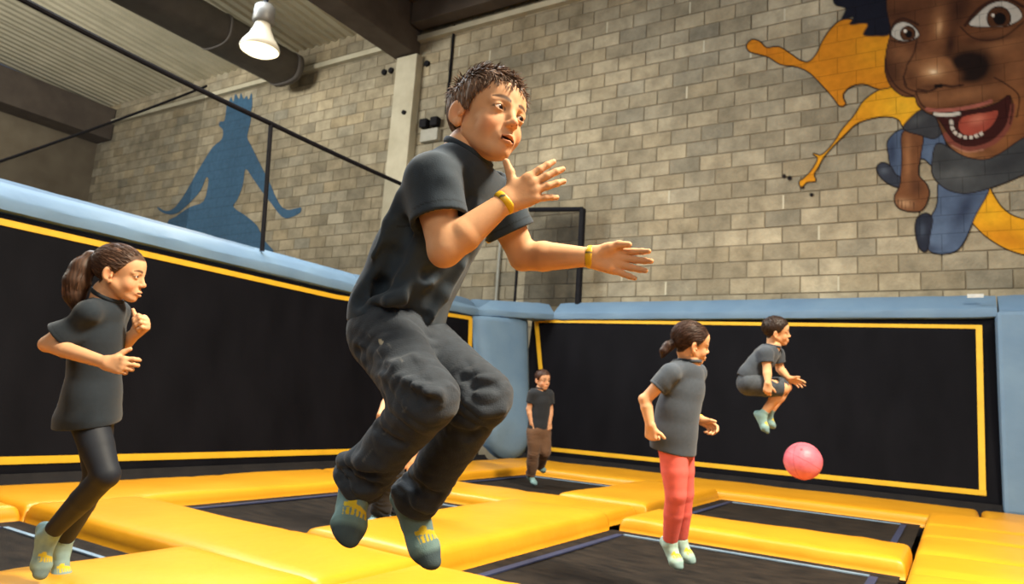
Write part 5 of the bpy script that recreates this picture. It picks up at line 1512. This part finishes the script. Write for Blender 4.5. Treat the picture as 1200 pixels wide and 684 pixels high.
# mouth
mo = shape(AF([(318, 500), (380, 502), (430, 498), (540, 482), (610, 455), (655, 425), (662, 470), (648, 545), (605, 605), (540, 642), (470, 652), (412, 628), (380, 585), (350, 540)]), (.040, .009, .008), (.012, .006, .005), 1.0)
shape(AF([(430, 560), (446, 524), (500, 508), (560, 500), (605, 494), (592, 540), (552, 580), (490, 602), (448, 594)]), (.33, .062, .040), (.05, .012, .01), .6, blobs=[(1145, 140, 10, 6, -.3, (.62, .20, .13), .8)])
s4([(398, 540), (404, 572), (425, 598), (470, 612), (512, 604), (545, 588)], 8, (.55, .50, .44), 1.0, 6.5)
s4([(326, 507), (380, 512), (432, 505)], 8, (.60, .57, .50), 1.0)
s4([(290, 486), (340, 492), (430, 486), (520, 468), (575, 450)], 8, (.36, .11, .085), .9)
s4([(372, 600), (408, 640), (470, 664), (545, 652), (606, 618), (655, 555), (672, 470)], 11, (.20, .055, .040), .95); s4([(400, 648), (470, 676), (540, 666)], 4, (.42, .20, .13), .7)
s4([(660, 430), (672, 470), (660, 550)], 5, DK, .8)
msk = AL > .004
rows, cols = gx.shape
cell = msk[:-1, :-1] | msk[1:, :-1] | msk[:-1, 1:] | msk[1:, 1:]
use = np.zeros_like(msk); use[:-1, :-1] |= cell; use[1:, :-1] |= cell; use[:-1, 1:] |= cell; use[1:, 1:] |= cell
vid = -np.ones(gx.shape, int); vid[use] = np.arange(use.sum())
rr_ = (RM @ np.stack([gx[use] - 600, gy[use] - 342, np.full(use.sum(), FPX)]))
Vm = CAM[:, None] + rr_ * ((WY - .011) / rr_[1])
ii, jj = np.where(cell)
Fm = np.stack([vid[ii, jj], vid[ii + 1, jj], vid[ii + 1, jj + 1], vid[ii, jj + 1]], 1)
me = np_mesh('wall_painting', Vm.T, Fm)
# bleed colour outwards so soft edges stay clean
for _ in range(3):
    z0 = AL < .02; acc = np.zeros_like(CN); cnt = np.zeros(AL.shape)
    for dy, dx in ((0, 1), (0, -1), (1, 0), (-1, 0)):
        a = np.roll(AL, (dy, dx), (0, 1)) >= .02; acc += np.roll(CN, (dy, dx), (0, 1)) * a[..., None]; cnt += a
    m_ = z0 & (cnt > 0); CN[m_] = acc[m_] / cnt[m_][:, None]
set_color(me, np.concatenate([CN[use], np.clip(AL[use], 0, 1)[:, None]], 1))
o = link_mesh('wall_painting', me, paint_mat('cartoon_wall_paint', 'col'))
tag(o, 'large cartoon boy with open mouth and orange splashes painted on the block wall', 'mural')
# pink ball in flight
BP = at_depth(941, 540, 5.8)
root = thing('ball', 'pink rubber ball in the air before the back wall', 'ball', BP)
bm = bmesh.new(); bmesh.ops.create_icosphere(bm, subdivisions=4, radius=.150)
for vv in bm.verts: vv.co = vv.co + Vector(BP)
me = bpy.data.meshes.new('ball_skin'); bm.to_mesh(me); bm.free(); me.polygons.foreach_set('use_smooth', np.ones(len(me.polygons), bool))
M['ball'] = noise_mat('pink_rubber', (.66, .14, .20), (.74, .19, .26), 14, .45, .25, 60, .5)
link_mesh('ball_skin', me, M['ball'], root)
vd = nrmz(CAM - BP); su = nrmz(np.array([0, 0, 1.0]) - vd * vd[2]); sr = np.cross(su, vd)
vp = nrmz(vd + .75 * su - .1 * sr)
MB().tube([BP + vp * .147, BP + vp * .152], .009, 12).build('valve', M['band'] if False else base_mat('valve_rubber', (.45, .06, .09), .5)[0], root)
for k in range(3):
    nrm_ = nrmz([(.4, .2, .9), (.9, -.3, .1), (-.2, .8, .5)][k]); V, F = ring(BP, nrm_, .1495, (.0014, .0022), 60, 6)
    link_mesh('seam', np_mesh('seam', V, F), base_mat('seam_rubber', (.52, .07, .11), .5)[0], root)
